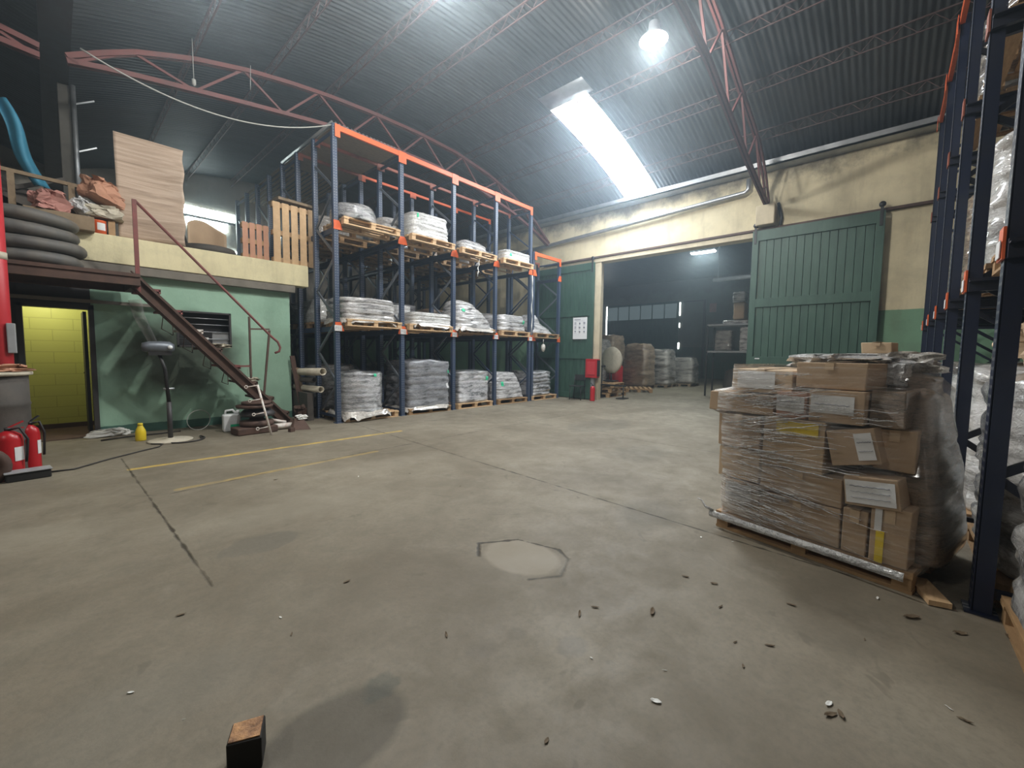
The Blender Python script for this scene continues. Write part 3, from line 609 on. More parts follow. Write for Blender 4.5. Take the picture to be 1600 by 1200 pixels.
load('wrapped_stack', 'silver wrapped sack stack on the floor of the low end bay', (bx(4)-.1, 8.42, e), 1.05, 1.0, .74, 'wrap_silver', .35, seed=12, wr=.035, layers=7, lamp=.03)
# middle level
z = zp1+e
load('wrapped_stack', 'white wrapped stack of bulging layers on the middle level, leftmost bay', (bx(0)-.06, 8.3, z), 1.1, 1.0, .44, 'wrap', .28, seed=15, wr=.022, layers=4, lamp=.025, base='clear_base')
load('wrapped_stack', 'low white wrapped stack on the middle level, second bay', (bx(1)+.05, 8.2, z), 1.1, .75, .27, 'wrap_white', .3, seed=17, wr=.025, layers=3, base='clear_base')
load('wrapped_stack', 'taller white wrapped drum behind the low stack on the middle level, second bay', (bx(1)-.25, 8.95, z), .62, .62, .48, 'wrap_white', .7, seed=18, wr=.02, layers=3)
load('wrapped_stack', 'grey wrapped heap peaked at the left, film sagging over the rail, middle level third bay', (bx(2)-.02, 8.36, z-.03), 1.3, 1.1, .72, 'wrap', .5, prof=[(0, 1), (.35, .93), (.7, .65), (1, .38)], shift=[(0, 0), (.4, -.05), (1, -.16)], seed=21, wr=.035, layers=6, lamp=.02, base='clear_base', stickers=[(.69, .722, .55, .64, 'green_st', 'green_tag')])
load('wrapped_stack', 'flat topped grey wrapped sack stack with green tag, middle level fourth bay', (bx(3)-.05, 8.36, z), 1.15, 1.05, .44, 'wrap', .35, prof=[(0, 1), (.7, .98), (1, .86)], seed=23, wr=.03, layers=4, lamp=.02, stickers=[(.782, .818, .42, .62, 'green_st', 'green_tag')])
load('wrapped_stack', 'pyramid shaped grey wrapped heap on the middle level of the low end bay', (bx(4)-.12, 8.36, z-.02), 1.25, 1.0, .58, 'wrap', .5, prof=[(0, 1), (.3, .85), (.6, .5), (1, .33)], shift=[(0, 0), (.4, -.1), (1, -.12)], seed=25, wr=.03, layers=5, lamp=.015)
# top level
z = zp2+e
load('coil_drum', 'round domed wrapped coil on the top level of the leftmost bay', (bx(0)-.28, 8.12, z), .86, .86, .3, 'wrap_silver', 1.0, prof=[(0, 1), (.6, 1), (1, .85)], seed=31, wr=.014, layers=4, cat='coil drum', domed=.05)
load('wrapped_stack', 'tall white wrapped sack stack with green tag on the top level, second bay', (bx(1)-.05, 8.2, z), 1.05, .9, .52, 'wrap_white', .3, prof=[(0, 1), (.6, .96), (1, .9)], seed=33, wr=.025, layers=6, lamp=.015, stickers=[(0.6750, 0.7000, .68, .85, 'green_st', 'green_tag')])
load('wrapped_stack', 'low grey wrapped drum with yellow tag left of the tall white stack, top level', (bx(1)-.62, 8.75, z), .6, .8, .42, 'wrap', .5, seed=34, wr=.02, layers=3, stickers=[(.69, .722, .2, .4, 'yellow_st', 'yellow_tag')])
load('wrapped_stack', 'small low grey wrapped heap on the top level, third bay', (bx(2)-.15, 8.2, z), .9, .85, .24, 'wrap', .4, prof=[(0, 1), (.6, .95), (1, .7)], seed=36, wr=.025, layers=2)
load('wrapped_stack', 'low white wrapped stack with green tag on the top level, fourth bay', (bx(3)-.02, 8.15, z), 1.05, .85, .24, 'wrap_white', .3, seed=38, wr=.02, layers=3, base=None, stickers=[(.69, .722, .3, .6, 'green_st', 'green_tag')])
# deeper rows, half seen between the posts
back = [(0, 0, .8), (1, 0, .6), (2, 0, .9), (3, 0, .7), (0, 1, .5), (1, 1, .6), (2, 1, .5), (3, 1, .6), (0, 2, .4), (1, 2, .5), (2, 2, .45), (3, 2, .5)]
for row in (1, 2, 3):
    for i, (k, lv, h) in enumerate(back):
        z = (0, zp1, zp2)[lv]; Y = PY+1.32*row
        if (row == 3 and (i % 3 == 0)) or (row == 1 and i == 0): continue
        if row == 1 and i == 4:
            pallet('pallet in the deeper rows of the left rack', (bx(k), Y, z), 0, 'pallets in the deeper rows of the left rack', 'wood')
            load('wrapped_stack', 'pale wrapped stack with yellow tags behind the leftmost bay, middle level', (bx(k), Y, z+e), 1.16, 1.0, .5, 'wrap_white', .3, seed=91, wr=.02, layers=4, stickers=[(.455, .475, .4, .75, 'yellow_st', 'yellow_tag'), (.6, .62, .2, .5, 'yellow_st', 'yellow_tag')]); continue
        pallet('pallet in the deeper rows of the left rack', (bx(k), Y, z), 0, 'pallets in the deeper rows of the left rack', 'wood')
        load('wrapped_stack', 'dim wrapped stack in the deeper rows behind the front pallets of the left rack', (bx(k), Y, z+e), 1.12, 1.0, h*(.8+.3*rnd.random()), ['wrap', 'wrap_dim', 'wrap_dark', 'wrap_brown'][(i+row) % 4], .3, seed=40+i+13*row, wr=.03, layers=4, group='wrapped stacks in the deeper rows of the left rack', nu=48, nv=24)
# loads left of the first post: two wrapped crates and green-lit bundle with yellow tags seen above the floor goods
pallet('old pallet under the coil stack behind the cardboard tubes', (4.3, 9.62, 0), 0, None, 'wood_old')
load('wrapped_stack', 'grey wrapped coil stack behind the coil drum, beside the two cardboard tubes', (4.3, 9.62, .14), 1.0, 1.0, .95, 'wrap_silver', .8, seed=90, wr=.02, layers=6)
# hanging bits of film
for p, q_, lb in (((7.35, 7.84, 3.8), (7.3, 7.86, 3.35), 'white strip of film dangling under the top level of the third bay'), ((9.5, 7.86, 3.7), (9.5, 7.87, 1.95), 'long white film strand hanging beside the fifth rack post')):
    b = MB(); n = 12
    b.tube([(p[0]+(q_[0]-p[0])*i/n+.012*math.sin(i*1.7), p[1]+.01*math.cos(i), p[2]+(q_[2]-p[2])*i/n) for i in range(n+1)], [.012+.008*math.sin(i*2.1) for i in range(n+1)], 6); tag(b.build('film_strip', 'litter'), lb, 'film strip')
b = MB(); b.lathe([(.02, 0), (.06, -.04), (.07, -.12), (.05, -.2), (.02, -.24)], 12, (10.05, 7.84, 1.72)); b.tube([(10.05, 7.84, 1.86), (10.05, 7.84, 1.7)], .008, 6)
tag(b.build('film_knot', 'clear_base'), 'pale knotted film bunch hanging under the pyramid heap', 'film knot')

# ------------------------------------------------------------------ right rack goods
def rpal(label, loc, rz=0, mat='wood'): return pallet(label, loc, rz, 'pallets in the right rack', mat)
def rx(k): return RXR[k]+.725
rg = 'wrapped loads in the right rack'
spec = [(0, 0, 'wrap_big', 1.25, 'white plastic wrapped heap behind the nearest right rack post, at the right edge'), (1, 0, 'wrap_big', 1.15, 'white wrapped bags on the floor level behind the second right rack post'), (2, 0, 'wrap_big', 1.2, 'white wrapped stack on the floor level of the third right bay'),
        (3, 0, 'wrap_big', 1.1, 'grey wrapped stack on the floor level of the fourth right bay'), (4, 0, 'wrap_dim', 1.2, 'dim wrapped stack on the floor of the fifth right bay'),
        (0, 1, 'wrap_brown', .9, 'brown wrapped load on the middle level at the right edge'), (1, 1, 'card', .0, ''), (2, 1, 'wrap_big', 1.0, 'grey wrapped stack on the middle level of the third right bay'), (3, 1, 'wrap_brown', 1.0, 'brown wrapped stack on the middle level of the fourth right bay'), (4, 1, 'wrap_dim', .9, 'dim wrapped stack on the middle level of the fifth right bay'),
        (0, 2, 'wrap_big', .9, 'white wrapped load on the top level at the right edge'), (1, 2, 'wrap_big', .9, 'bright white wrapped load on the upper level, second right bay'), (2, 2, 'wrap_brown', .8, 'brown wrapped load on the upper level, third right bay'), (3, 2, 'wrap_dim', .9, 'dim wrapped load on the upper level, fourth right bay')]
for k, lv, mt, h, lb in spec:
    z = (0, 2.03, 3.95)[lv]; Y = -1.02
    rpal('wooden pallet on the %s level of the right rack, %s bay from the front' % (('floor', 'middle', 'upper')[lv], ('first', 'second', 'third', 'fourth', 'fifth')[k]), (rx(k), Y, z), 0)['group'] = 'pallets in the right rack'
    if h: load('wrapped_stack', lb, (rx(k), Y-.03, z+e), 1.15, 1.05, h, mt, .35, seed=60+k*3+lv, wr=.04, layers=5, lamp=.03, cat='wrapped load')
# ------------------------------------------------------------------ office block and mezzanine
YG = 9.3
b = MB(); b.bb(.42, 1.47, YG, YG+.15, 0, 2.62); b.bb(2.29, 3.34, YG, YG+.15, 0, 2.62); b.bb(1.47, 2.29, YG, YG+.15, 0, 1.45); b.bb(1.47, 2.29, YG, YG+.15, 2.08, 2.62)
struct('wall_office', b, 'green_dirty_shaded')
b = MB(); b.bb(3.19, 3.34, YG+.15, 13.3, 0, 2.62); struct('wall_office_side', b, 'office_green')
b = MB(); b.bb(-.34, .42, YG, YG+.15, 2.071, 2.62); b.bb(-4, -.33, YG, YG+.15, 0, 2.62); struct('wall_office_left', b, 'dark_metal')
b = MB(); b.bb(-4, 3.66, 9.12, 9.4, 2.74, 3.17); struct('trim_mezzanine', b, 'cream_beam', bev=.01)
b = MB(); b.bb(-4, 3.4, 9.14, 9.36, 2.6, 2.735); struct('trim_mezzanine_lower', b, 'concrete_col')
b = MB(); b.bb(-4, 3.6, 9.4, YF, 3.0, 3.15); struct('floor_mezzanine', b, 'concrete_col')
b = MB(); b.bb(-2.6, 1.3, 10.62, 10.74, 0, 2.6); struct('wall_yellow_room', b, 'yellow_room')
b = MB(); b.bb(-2.6, 1.3, 10.59, 10.618, 0, .09); struct('baseboard_yellow', b, 'brown_metal')
b = MB(); b.bb(1.3, 1.42, 9.46, 10.74, 0, 2.6); b.bb(-2.7, -2.6, 9.46, 10.74, 0, 2.6); struct('wall_yellow_side', b, 'yellow_room')
b = MB(); b.bb(-2.7, 1.42, 9.46, 10.74, 2.5, 2.58); struct('ceiling_office', b, 'wall_paint')
b = MB(); b.bb(-.4, .55, 9.25, 10.6, .0, .012); struct('floor_doorway', b, 'brown_metal')
dr = MB()
for x in (-.31, .42): dr.bb(x-.03, x+.03, 9.26, 9.46, 0, 2.05)
dr.bb(-.34, .45, 9.26, 9.46, 2.0, 2.07); d3 = struct('door_1', dr, 'dark_metal')
q = MB(); q.bb(-.6, 1.25, 9.2, 9.26, 2.1, 2.15); struct('trim_door_head', q, 'concrete_col')
MB().bb(.335, .375, 9.5, 10.1, .03, 1.98).build('door_leaf', 'black', d3)
MB().bb(.325, .335, 9.98, 10.06, .98, 1.0).build('door_handle', 'black', d3)
plight('office_light', OFFICE_LAMP[0], OFFICE_LAMP[1], (1, .98, .75), .1)
# window with bars
b = MB()
for z in (1.45, 2.06): b.bb(1.47, 2.29, YG-.01, YG+.08, z, z+.03)
for x in (1.47, 2.26): b.bb(x, x+.03, YG-.01, YG+.08, 1.45, 2.09)
wn = struct('window_1', b, 'dark_metal')
for z in (1.6, 1.73, 1.86, 1.97): MB().tube([(1.5, YG+.03, z), (2.27, YG+.03, z)], .008, 6).build('bar', 'galv', wn)
MB().bb(2.0, 2.27, YG+.06, YG+.075, 1.47, 1.72).build('pane', 'galv', wn)
b = MB(); b.bb(1.4, 2.35, 9.6, 9.62, 1.3, 2.2); tag(b.build('dark_shutter', 'black'), 'black board closing the barred office window from inside', 'board')
# bright far window
b = MB(); b.bb(2.6, 4.2, YF-.06, YF-.01, 5.4, 5.46); wf = struct('window_2', b, 'dark_metal')
for z0, z1, xa, xb in ((5.47, 5.72, 2.7, 4.1), (5.14, 5.39, 2.85, 3.9)): q = MB(); q.bb(xa, xb, YF-.075, YF-.062, z0, z1); q.build('pane', 'tube_glow', wf)
q = MB(); q.bb(3.35, 3.75, YF-.075, YF-.062, 4.8, 5.08); q.build('pane', 'tube_glow', wf)
for x in (3.68, 3.88, 4.08): q = MB(); q.bb(x-.07, x+.07, YF-.075, YF-.062, 4.42, 4.58); q.build('pane', 'tube_glow', wf)
# things on the mezzanine
b = MB()
def bd(u, v):
    x = .78+.84*u; top = 4.8-.03*u; z = 3.18+(top-3.18)*v; wob = .012*math.sin(v*23+u*3)*(u**4)
    return Vector((x+wob+.02*(v-.5)*(u-.5), 9.24-.10*u*u+.02*math.sin(v*9+u*4)-.04*v, z))
b.grid(bd, 24, 30); tag(b.build('fibre_board', 'tan_board', solid=.012), 'large upright tan board with horizontal ripples standing on the cream mezzanine beam', 'board')
for i, (x0, x1, top, bot, sl, lb) in enumerate(((3.02, 3.86, 4.36, 3.17, 5, 'light slatted pallet standing on edge at the right end of the mezzanine'), (2.52, 3.0, 3.87, 3.17, 4, 'darker slatted pallet standing on edge left of the lighter one'))):
    r = thing('wooden_pallet', lb, 'pallet', ((x0+x1)/2, 9.22+.12*i, bot)); wd = x1-x0; n = sl
    for k in range(n): q = MB(); x = x0+wd*(k+.5)/n; q.bb(x-wd/n*.38, x+wd/n*.38, 9.2+.12*i, 9.22+.12*i, bot, top); q.build('slat', 'wood_light' if i == 0 else 'card_red', r, True)
    for z in (bot+.06, (bot+top)/2, top-.06): q = MB(); q.bb(x0+.005, x1-.005, 9.207+.12*i, 9.32+.12*i, z-.045, z+.045); q.build('cross_block', 'wood', r, True)
b = MB(); b.box((3.5, 9.38, 4.42), (.8, .5, .05), RZ(.05)); tag(b.build('dark_board', 'wood_old'), 'flat brown board resting on top of the lighter upright pallet', 'board')
for z, wv in ((3.3, .55), (3.5, .5)):
    pass
b = MB(); b.grid(lambda u, v: Vector((1.75+.62*u, 9.7+.2*math.sin(u*3), 3.18+.75*v*math.sin(min(1, .35+u)*1.6)**.5-.3*u*u*v)), 16, 12)
tag(b.build('curved_panel', 'card', solid=.01), 'curved brown panel standing between the tan board and the bright window', 'panel')
b = MB(); b.lathe([(.0, 0), (.42, 0), (.45, .06), (.42, .13), (.3, .15), (0, .14)], 24, (2.05, 9.62, 3.17)); tag(b.build('black_bundle', 'junk'), 'low dark bundle on the beam in front of the curved brown panel', 'bundle')
for i in range(6):
    x = 2.0+.22*i; b = MB(); b.bar((x, 12+.3*i, 3.17), (x+.35*math.sin(i*2), 12.6+.2*i, 4.0+.25*(i % 3)), .07, .05)
    tag(b.build('scrap_bar', 'junk'), 'dark scrap bar leaning in the shade before the bright far window', 'scrap bar', 'scrap bars on the mezzanine')
# heap at the upper left behind the wooden rail
r = thing('wooden_rail', 'low wooden rail with posts along the left end of the mezzanine', 'rail', (.08, 9.34, 3.17))
q = MB(); q.bar((-1.2, 9.34, 3.92), (.48, 9.34, 3.86), .05, .05); q.build('top_rail', 'wood_old', r, True)
for x in (-.9, -.3, .29): q = MB(); q.bb(x-.035, x+.035, 9.31, 9.37, 3.17, 3.87); q.build('post', 'wood_old', r, True)
rr = random.Random(4)
for i in range(26):
    x = -1.3+rr.random()*2.0; y = 9.75+rr.random()*1.3; z = 3.3+rr.random()*1.1*(1-abs(x+.3)/2.2); b = MB(); a = rr.random()*3; c = rr.uniform(-.4, .6); l = rr.uniform(.25, .6)
    if i % 3: b.bar((x, y, z), (x+l*math.cos(a), y+l*math.sin(a)*.4, z+c*l), rr.uniform(.03, .09), rr.uniform(.03, .12))
    else: b.lathe([(0, 0), (.14, .01), (.17, .12), (.15, .22), (0, .24)], 12, (x, y, z), Matrix.Rotation(a, 3, 'X'))
    if i < 20: tag(b.build('scrap_piece', 'junk'), 'dark scrap piece in the heap behind the wooden rail at the upper left', 'scrap', 'scrap heap on the mezzanine')
b = MB(); b.grid(lambda u, v: Vector((-1.6+2.3*u, 9.6+2.2*v, 3.16+.85*math.sin(PI*min(1, u*1.05))*math.sin(PI*(.15+.8*v))+.16*noise.noise(Vector((u*7, v*7, 2))))), 34, 24)
tag(b.build('scrap_heap', 'junk'), 'dark heap of tangled scrap under the scrap pieces on the mezzanine', 'scrap heap', kind='stuff')
b = MB(); b.grid(lambda u, v: Vector((-.46+.36*v+.16*u+.03*math.sin(v*7), 9.75+.06*math.sin(u*5+v*3), 5.0-1.15*v)), 10, 20); tag(b.build('blue_strap', 'blue_cloth', solid=.01), 'broad faded blue cloth strip slanting down at the upper left edge', 'cloth strip')
def crumpled(name, label, loc, dim, mat, rz=0, seed=0, amp=.05, cat='cardboard box', tilt=(0, 0, 0)):
    b = MB(); n = 9; F = []
    def pt(a, c, face):
        p = {0: (a, -1, c), 1: (a, 1, c), 2: (-1, a, c), 3: (1, a, c), 4: (a, c, 1), 5: (a, c, -1)}[face]
        v = Vector(p); nz = noise.noise_vector(v*1.3+Vector((seed*3.7, 0, 0)))*amp*2+noise.noise_vector(v*3+Vector((seed, 0, 0)))*amp
        return Vector((v.x*dim[0]/2, v.y*dim[1]/2, (v.z+1)*dim[2]/2))+Vector((nz.x*dim[0], nz.y*dim[1], nz.z*dim[2]*(.2 if v.z < -.9 else 1)))*3
    for f in range(6): b.grid(lambda u, v, f=f: pt(u*2-1, v*2-1, f), n, n, False)
    M = Matrix.Rotation(tilt[1], 3, 'Y') @ Matrix.Rotation(tilt[0], 3, 'X')
    b.v = [M @ v for v in b.v]; mn = min(v.z for v in b.v); b.v = [v-Vector((0, 0, mn)) for v in b.v]
    o = b.build(name, mat); o.location = loc; o.rotation_euler.z = rz; tag(o, label, cat); return o
crumpled('cardboard_box', 'reddish crumpled box between the first two posts of the wooden rail', (.06, 9.1, 3.36), (.3, .26, .24), 'card_pink', .2, 3)
crumpled('wrapped_parcel', 'small grey crumpled parcel right of the reddish crumpled box', (.34, 9.12, 3.36), (.2, .16, .2), 'bag_white', .5, 5, .07, 'parcel', (0, .6, 0))
crumpled('cardboard_box', 'crushed orange-brown open box on top of the greyish sack above the tyres', (.58, 9.2, 3.58), (.4, .3, .27), 'card_red', .5, 8, .05, tilt=(0, .35, 0))
crumpled('sack', 'greyish folded sack under the crushed orange-brown box', (.6, 9.22, 3.4), (.4, .3, .17), 'paste', .1, 11, .05, 'sack')
r = thing('paint_tin', 'orange and white paint tin on the cream beam beneath the greyish sack', 'tin', (.56, 9.2, 3.17))
MB().lathe([(.07, 0), (.085, .01), (.085, .19), (.09, .2), (.08, .2), (.0, .195)], 20).build('tin_body', 'orange', r)
q = MB(); q.grid(lambda u, v: Vector((.0865*math.sin(-.3+1.2*u), -.0865*math.cos(-.3+1.2*u), .05+.11*v)), 10, 2); q.build('tin_label', 'paper', r)
b = MB(); b.bb(-.2, .5, 8.95, 9.3, 3.15, 3.36-.0) ; tag(b.build('wooden_crate', 'wood_old', bev=.01), 'low old wooden crate behind the tyres carrying the reddish box and the parcel', 'crate')
b = MB(); b.bb(.66, .74, 9.15, 9.3, 3.17, 3.4); tag(b.build('wood_block', 'wood'), 'upright wood block right of the paint tin', 'wood block')
# cable swag from column to rack
b = MB(); A, B = Vector((.42, 8.3, 5.42)), Vector((3.68, 7.95, 5.62)); b.tube([A.lerp(B, i/24)-Vector((0, 0, .62*4*(i/24)*(1-i/24)*.62)) for i in range(25)], .012, 6)
tag(b.build('hanging_cable', 'cable'), 'grey cable sagging from the truss end to the first orange rack beam', 'cable')
b = MB(); b.tube([(2.55, 8.66, 6.0), (2.55, 8.62, 6.4)], .006, 5); b.lathe([(.0, -.06), (.03, -.04), (.03, .04), (0, .06)], 8, (1.72, 8.6, 5.72)); b.tube([(1.72, 8.6, 5.75), (1.72, 8.62, 6.55)], .006, 5)
tag(b.build('drop_cord', 'cable'), 'thin drop cord with a small socket hanging before the bowed truss', 'cord')

# landing, tyres, stairs
r = thing('stair_landing', 'rusty steel landing platform carrying the stacked tyres', 'platform', (-.5, 8.1, 2.3))
q = MB(); q.bb(-2.2, .88, 8.0, 9.1, 2.44, 2.47); q.build('deck_plate', 'brown_metal', r, True)
for y in (8.0, 9.05): q = MB(); q.bb(-2.2, .88, y, y+.05, 2.3, 2.438); q.bb(-2.2, .88, y-.02, y, 2.42, 2.438); q.bb(-2.2, .88, y-.02, y, 2.3, 2.318); q.build('edge_channel', 'brown_metal', r, True)
q = MB(); q.bb(.8, .88, 8.05, 9.05, 2.3, 2.438); q.build('cross_channel', 'brown_metal', r, True)
b = MB()
tl = ['top tyre of the stack on the steel landing', 'second tyre from the top of the stack on the landing', 'third tyre from the top of the stack on the landing', 'bottom tyre of the stack, lying on the steel landing']
for i in range(4):
    z = 2.475+.088+.175*(3-i)+.0; cx = -.19+(.0, -.02, .03, .0)[i]; R_ = .52+(.0, .02, .04, .03)[i]; q = MB(); n = 48
    q.tube([(cx+R_*.8*math.cos(2*PI*k/n), 8.62+R_*.8*math.sin(2*PI*k/n), z+.01*math.sin(4*PI*k/n+i)) for k in range(n)], [.098+.006*math.sin(6*PI*k/n+i) for k in range(n)], 14, closed=True)
    if 1:
        q.v = [Vector((v.x, v.y, z+(v.z-z)*.86)) for v in q.v]
    o = q.build('tyre', 'tyre'); tag(o, tl[i], 'tyre', 'stacked tyres')
# loading: stairs
st = thing('steel_staircase', 'rusty open steel staircase with handrail, descending in front of the dirty green wall', 'staircase', (2.9, 8.2, 0))
s0, s1 = Vector((.8, 8.2, 2.42)), Vector((2.9, 8.2, .03))
for y in (8.2,):
    q = MB(); q.bar((s0.x, y, s0.z), (s1.x, y, s1.z), .02, .2); q.bar((s0.x, y-.03, s0.z+.1), (s1.x, y-.03, s1.z+.1), .06, .012); q.bar((s0.x, y-.03, s0.z-.1), (s1.x, y-.03, s1.z-.1), .06, .012)
    q.build('stringer', 'brown_metal' if y < 8.5 else 'rust_red', st, True)
for k in range(8):
    f = (k+.75)/8.3; p = s0.lerp(s1, f); q = MB(); q.bb(p.x-.12, p.x+.14, 8.21, 8.96, p.z+.06, p.z+.095); q.bb(p.x+.115, p.x+.14, 8.21, 8.96, p.z+.03, p.z+.08); q.build('tread', ['rust_red', 'rust_red', 'white_rust', 'brown_metal', 'rust_red', 'brown_metal', 'brown_metal', 'brown_metal'][k], st, True)
def rail_(name, pts, rr_, m='rust_red'): q = MB(); q.tube(pts, rr_, 8); return q.build(name, m, st, True)
rail_('handrail', [(.88, 8.2, 3.54), (2.62, 8.2, 1.66), (2.73, 8.2, 1.56), (2.77, 8.2, 1.46), (2.75, 8.2, 1.39), (2.68, 8.2, 1.36)], .02)
q = MB(); q.bb(.85, .9, 8.18, 8.22, 2.2, 3.55); q.build('rail_post', 'rust_red', st, True)
q = MB(); q.bb(2.275, 2.3, 8.18, 8.22, .92, 1.98); q.build('rail_post', 'brown_metal', st, True)
q = MB(); q.bar((2.6, 8.2, 1.76), (2.47, 8.2, .5), .03); q.build('rail_post', 'brown_metal', st, True)
q = MB(); q.bar((2.29, 8.2, 1.77), (2.6, 8.2, 1.78), .025); q.build('cross_rail', 'brown_metal', st, True)
q = MB(); q.bar((2.05, 8.2, 1.13), (2.29, 8.2, 1.13), .03); q.build('cross_rail', 'rust_red', st, True)
for k in (1, 2, 3, 4, 6):
    f = (k+.75)/8.3; p = s0.lerp(s1, f); q = MB(); q.tube([(p.x+.12, 8.94, p.z+.06), (p.x+.12, 8.94, p.z-.28), (p.x-.1, 8.4, p.z-.2), (p.x-.1, 8.21, p.z-.0)], .006, 5); q.build('hanger_rod', 'brown_metal', st, True)
r = st
# clutter on the treads
p = s0.lerp(s1, (4.75)/8.3)
crumpled('cloth', 'crumpled pale rag on a middle tread of the steel staircase', (2.36, 8.5, s0.lerp(s1, 5.75/8.3).z+.096), (.2, .3, .05), 'paste', 0, 31, .05, 'rag')
r = thing('clear_bottle', 'clear plastic bottle standing on a lower tread of the steel staircase', 'bottle', (2.42, 8.72, s0.lerp(s1, 5.75/8.3).z+.096))
MB().lathe([(.0, 0), (.04, .0), (.042, .03), (.038, .1), (.042, .17), (.03, .22), (.014, .25), (.014, .27)], 16).build('bottle_body', 'film_bottle' if 'film_bottle' in MATS else 'bag_white', r)
MB().lathe([(.017, .27), (.017, .29), (0, .291)], 12).build('bottle_cap', 'white_pl', r)
for z, x, l_, m_ in ((0, 1.6, .2, 'litter'), ):
    crumpled('rag', 'small white rag caught on the stringer halfway down the staircase', (1.62, 8.28, 1.5), (.12, .1, .08), 'litter', 0, 14, .06, 'rag')
crumpled('debris_pack', 'brown debris lying on a tread beside the barred window', (1.93, 8.6, s0.lerp(s1, 3.75/8.3).z+.096), (.2, .4, .06), 'paste', 0, 15, .06, 'debris')
# clear plastic duct hanging on the green wall
b = MB(); b.tube([(.93, 9.2, 2.2), (.97, 9.2, 1.95), (1.12, 9.2, 1.55), (1.22, 9.22, 1.3)], [.085, .075, .06, .04], 14); b.build('plastic_sleeve', 'film_thin').modifiers.new('s', 'SOLIDIFY').thickness = .002
tag(bpy.data.objects['plastic_sleeve'], 'cloudy clear plastic sleeve hanging on the dirty green wall behind the pole', 'plastic sleeve')
# pole stand with round instrument head
r = thing('pole_stand', 'black pole on a round base plate with a grey oval metal head', 'pole stand', (1.15, 8.1, 0))
MB().lathe([(0, 0), (.27, 0), (.28, .012), (.26, .024), (.06, .03), (.05, .05), (0, .05)], 36).build('base_plate', 'paste', r)
MB().tube([(0, 0, .02), (0, 0, .6), (0, 0, .6)], .032, 12).build('lower_pole', 'dark_metal', r)
MB().tube([(0, 0, .58), (-.03, 0, 1.1), (-.09, 0, 1.33)], [.026, .024, .022], 12).build('upper_pole', 'black', r)
MB().tube([(-.06, 0, .8), (.07, 0, .8)], .018, 8).build('clamp_screw', 'galv', r)
MB().lathe([(.0, -.19), (.06, -.18), (.085, -.1), (.09, .05), (.085, .14), (.05, .19), (0, .195)], 20, (-.1, 0, 1.43), Matrix.Rotation(PI/2, 3, 'Y')).build('head', 'steel_grey', r)
MB().bb(-.22, .05, -.06, .06, 1.31, 1.37).build('head_bracket', 'black', r)
MB().lathe([(.03, 0), (.03, .012), (0, .013)], 14, (.03, -.09, 1.43), Matrix.Rotation(PI/2, 3, 'X')).build('dial', 'white_pl', r)
# yellow bottle
r = thing('yellow_bottle', 'yellow plastic bottle on the floor against the green wall', 'bottle', (.84, 8.42, 0))
MB().lathe([(0, 0), (.062, 0), (.065, .015), (.065, .13), (.055, .17), (.035, .215), (.028, .235)], 20).build('bottle_body', 'yellow', r)
MB().lathe([(.032, .232), (.032, .262), (.026, .268), (0, .268)], 16).build('bottle_cap', 'yellow', r)
# white jerrycan
r = thing('jerrycan', 'pale translucent jerrycan with a green and white label beside the scrap pile', 'jerrycan', (2.02, 8.38, 0), -.1)
q = MB(); q.bb(-.13, .13, -.09, .09, 0, .3); q.build('body', 'white_pl', r, bev=.03, seg=4)
q = MB(); q.tube([(-.09, 0, .29), (-.08, 0, .36), (.02, 0, .37), (.07, 0, .3)], .018, 8); q.build('handle', 'white_pl', r)
MB().lathe([(.025, .29), (.027, .36), (0, .362)], 12, (.095, 0, 0)).build('cap', 'white_pl', r)
q = MB(); q.bb(-.03, .1, -.094, -.091, .07, .2); q.build('label_white', 'paper', r); q = MB(); q.bb(-.03, .1, -.096, -.0945, .07, .13); q.build('label_green', 'green_st', r)
# iron plate, engine scrap under the stairs
b = MB(); b.box((2.25, 7.95, .06), (.62, .34, .12), RZ(.07)); tag(b.build('steel_block', 'brown_metal', bev=.02), 'long low rusty steel block on the floor under the stair foot', 'steel block')
b = MB(); b.lathe([(0, 0), (.24, 0), (.26, .03), (.25, .08), (.12, .1), (.1, .14), (0, .15)], 28, (2.3, 8.0, .121)); tag(b.build('rusty_hub', 'brown_metal'), 'round rusty hub lying on the long steel block', 'hub')
b = MB(); b.lathe([(.1, 0), (.25, .01), (.27, .05), (.2, .12), (.1, .1)], 28, (2.32, 8.02, .275)); b.bb(2.2, 2.46, 7.95, 8.12, .30, .42); tag(b.build('gear_casing', 'dark_metal'), 'dark gear casing stacked on the rusty hub', 'casing')
b = MB(); b.lathe([(.12, 0), (.27, .0), (.28, .04), (.15, .06)], 28, (2.28, 8.02, .43)); b.lathe([(.16, .06), (.22, .06), (.22, .1), (.16, .1)], 28, (2.3, 8.0, .43)); tag(b.build('brake_disc', 'brown_metal'), 'rusty brake disc topping the scrap pile under the stairs', 'disc')
b = MB(); b.tube([(2.5, 7.95, .07), (2.85, 7.98, .06)], .05, 10); b.tube([(2.55, 8.1, .17), (2.8, 8.12, .1)], .03, 8); tag(b.build('pale_rod', 'white_rust'), 'pale dirty rod lying beside the steel block at the stair foot', 'rod')
b = MB(); b.box((2.72, 7.62, .035), (.09, .07, .07), RZ(.3)); tag(b.build('small_wood_block', 'brown_metal', bev=.006), 'small dark block on the floor in front of the stair foot', 'wood block')
b = MB(); b.add([(2.78, 7.72, .001), (3.05, 7.62, .001), (3.02, 7.85, .16), (2.9, 7.95, .2), (2.8, 7.9, .05)], [(0, 1, 2), (0, 2, 3), (0, 3, 4), (0, 4, 1), (1, 4, 3), (1, 3, 2)]); tag(b.build('rusty_wedge', 'brown_metal', bev=.004), 'rusty triangular plate at the very foot of the staircase', 'steel plate')
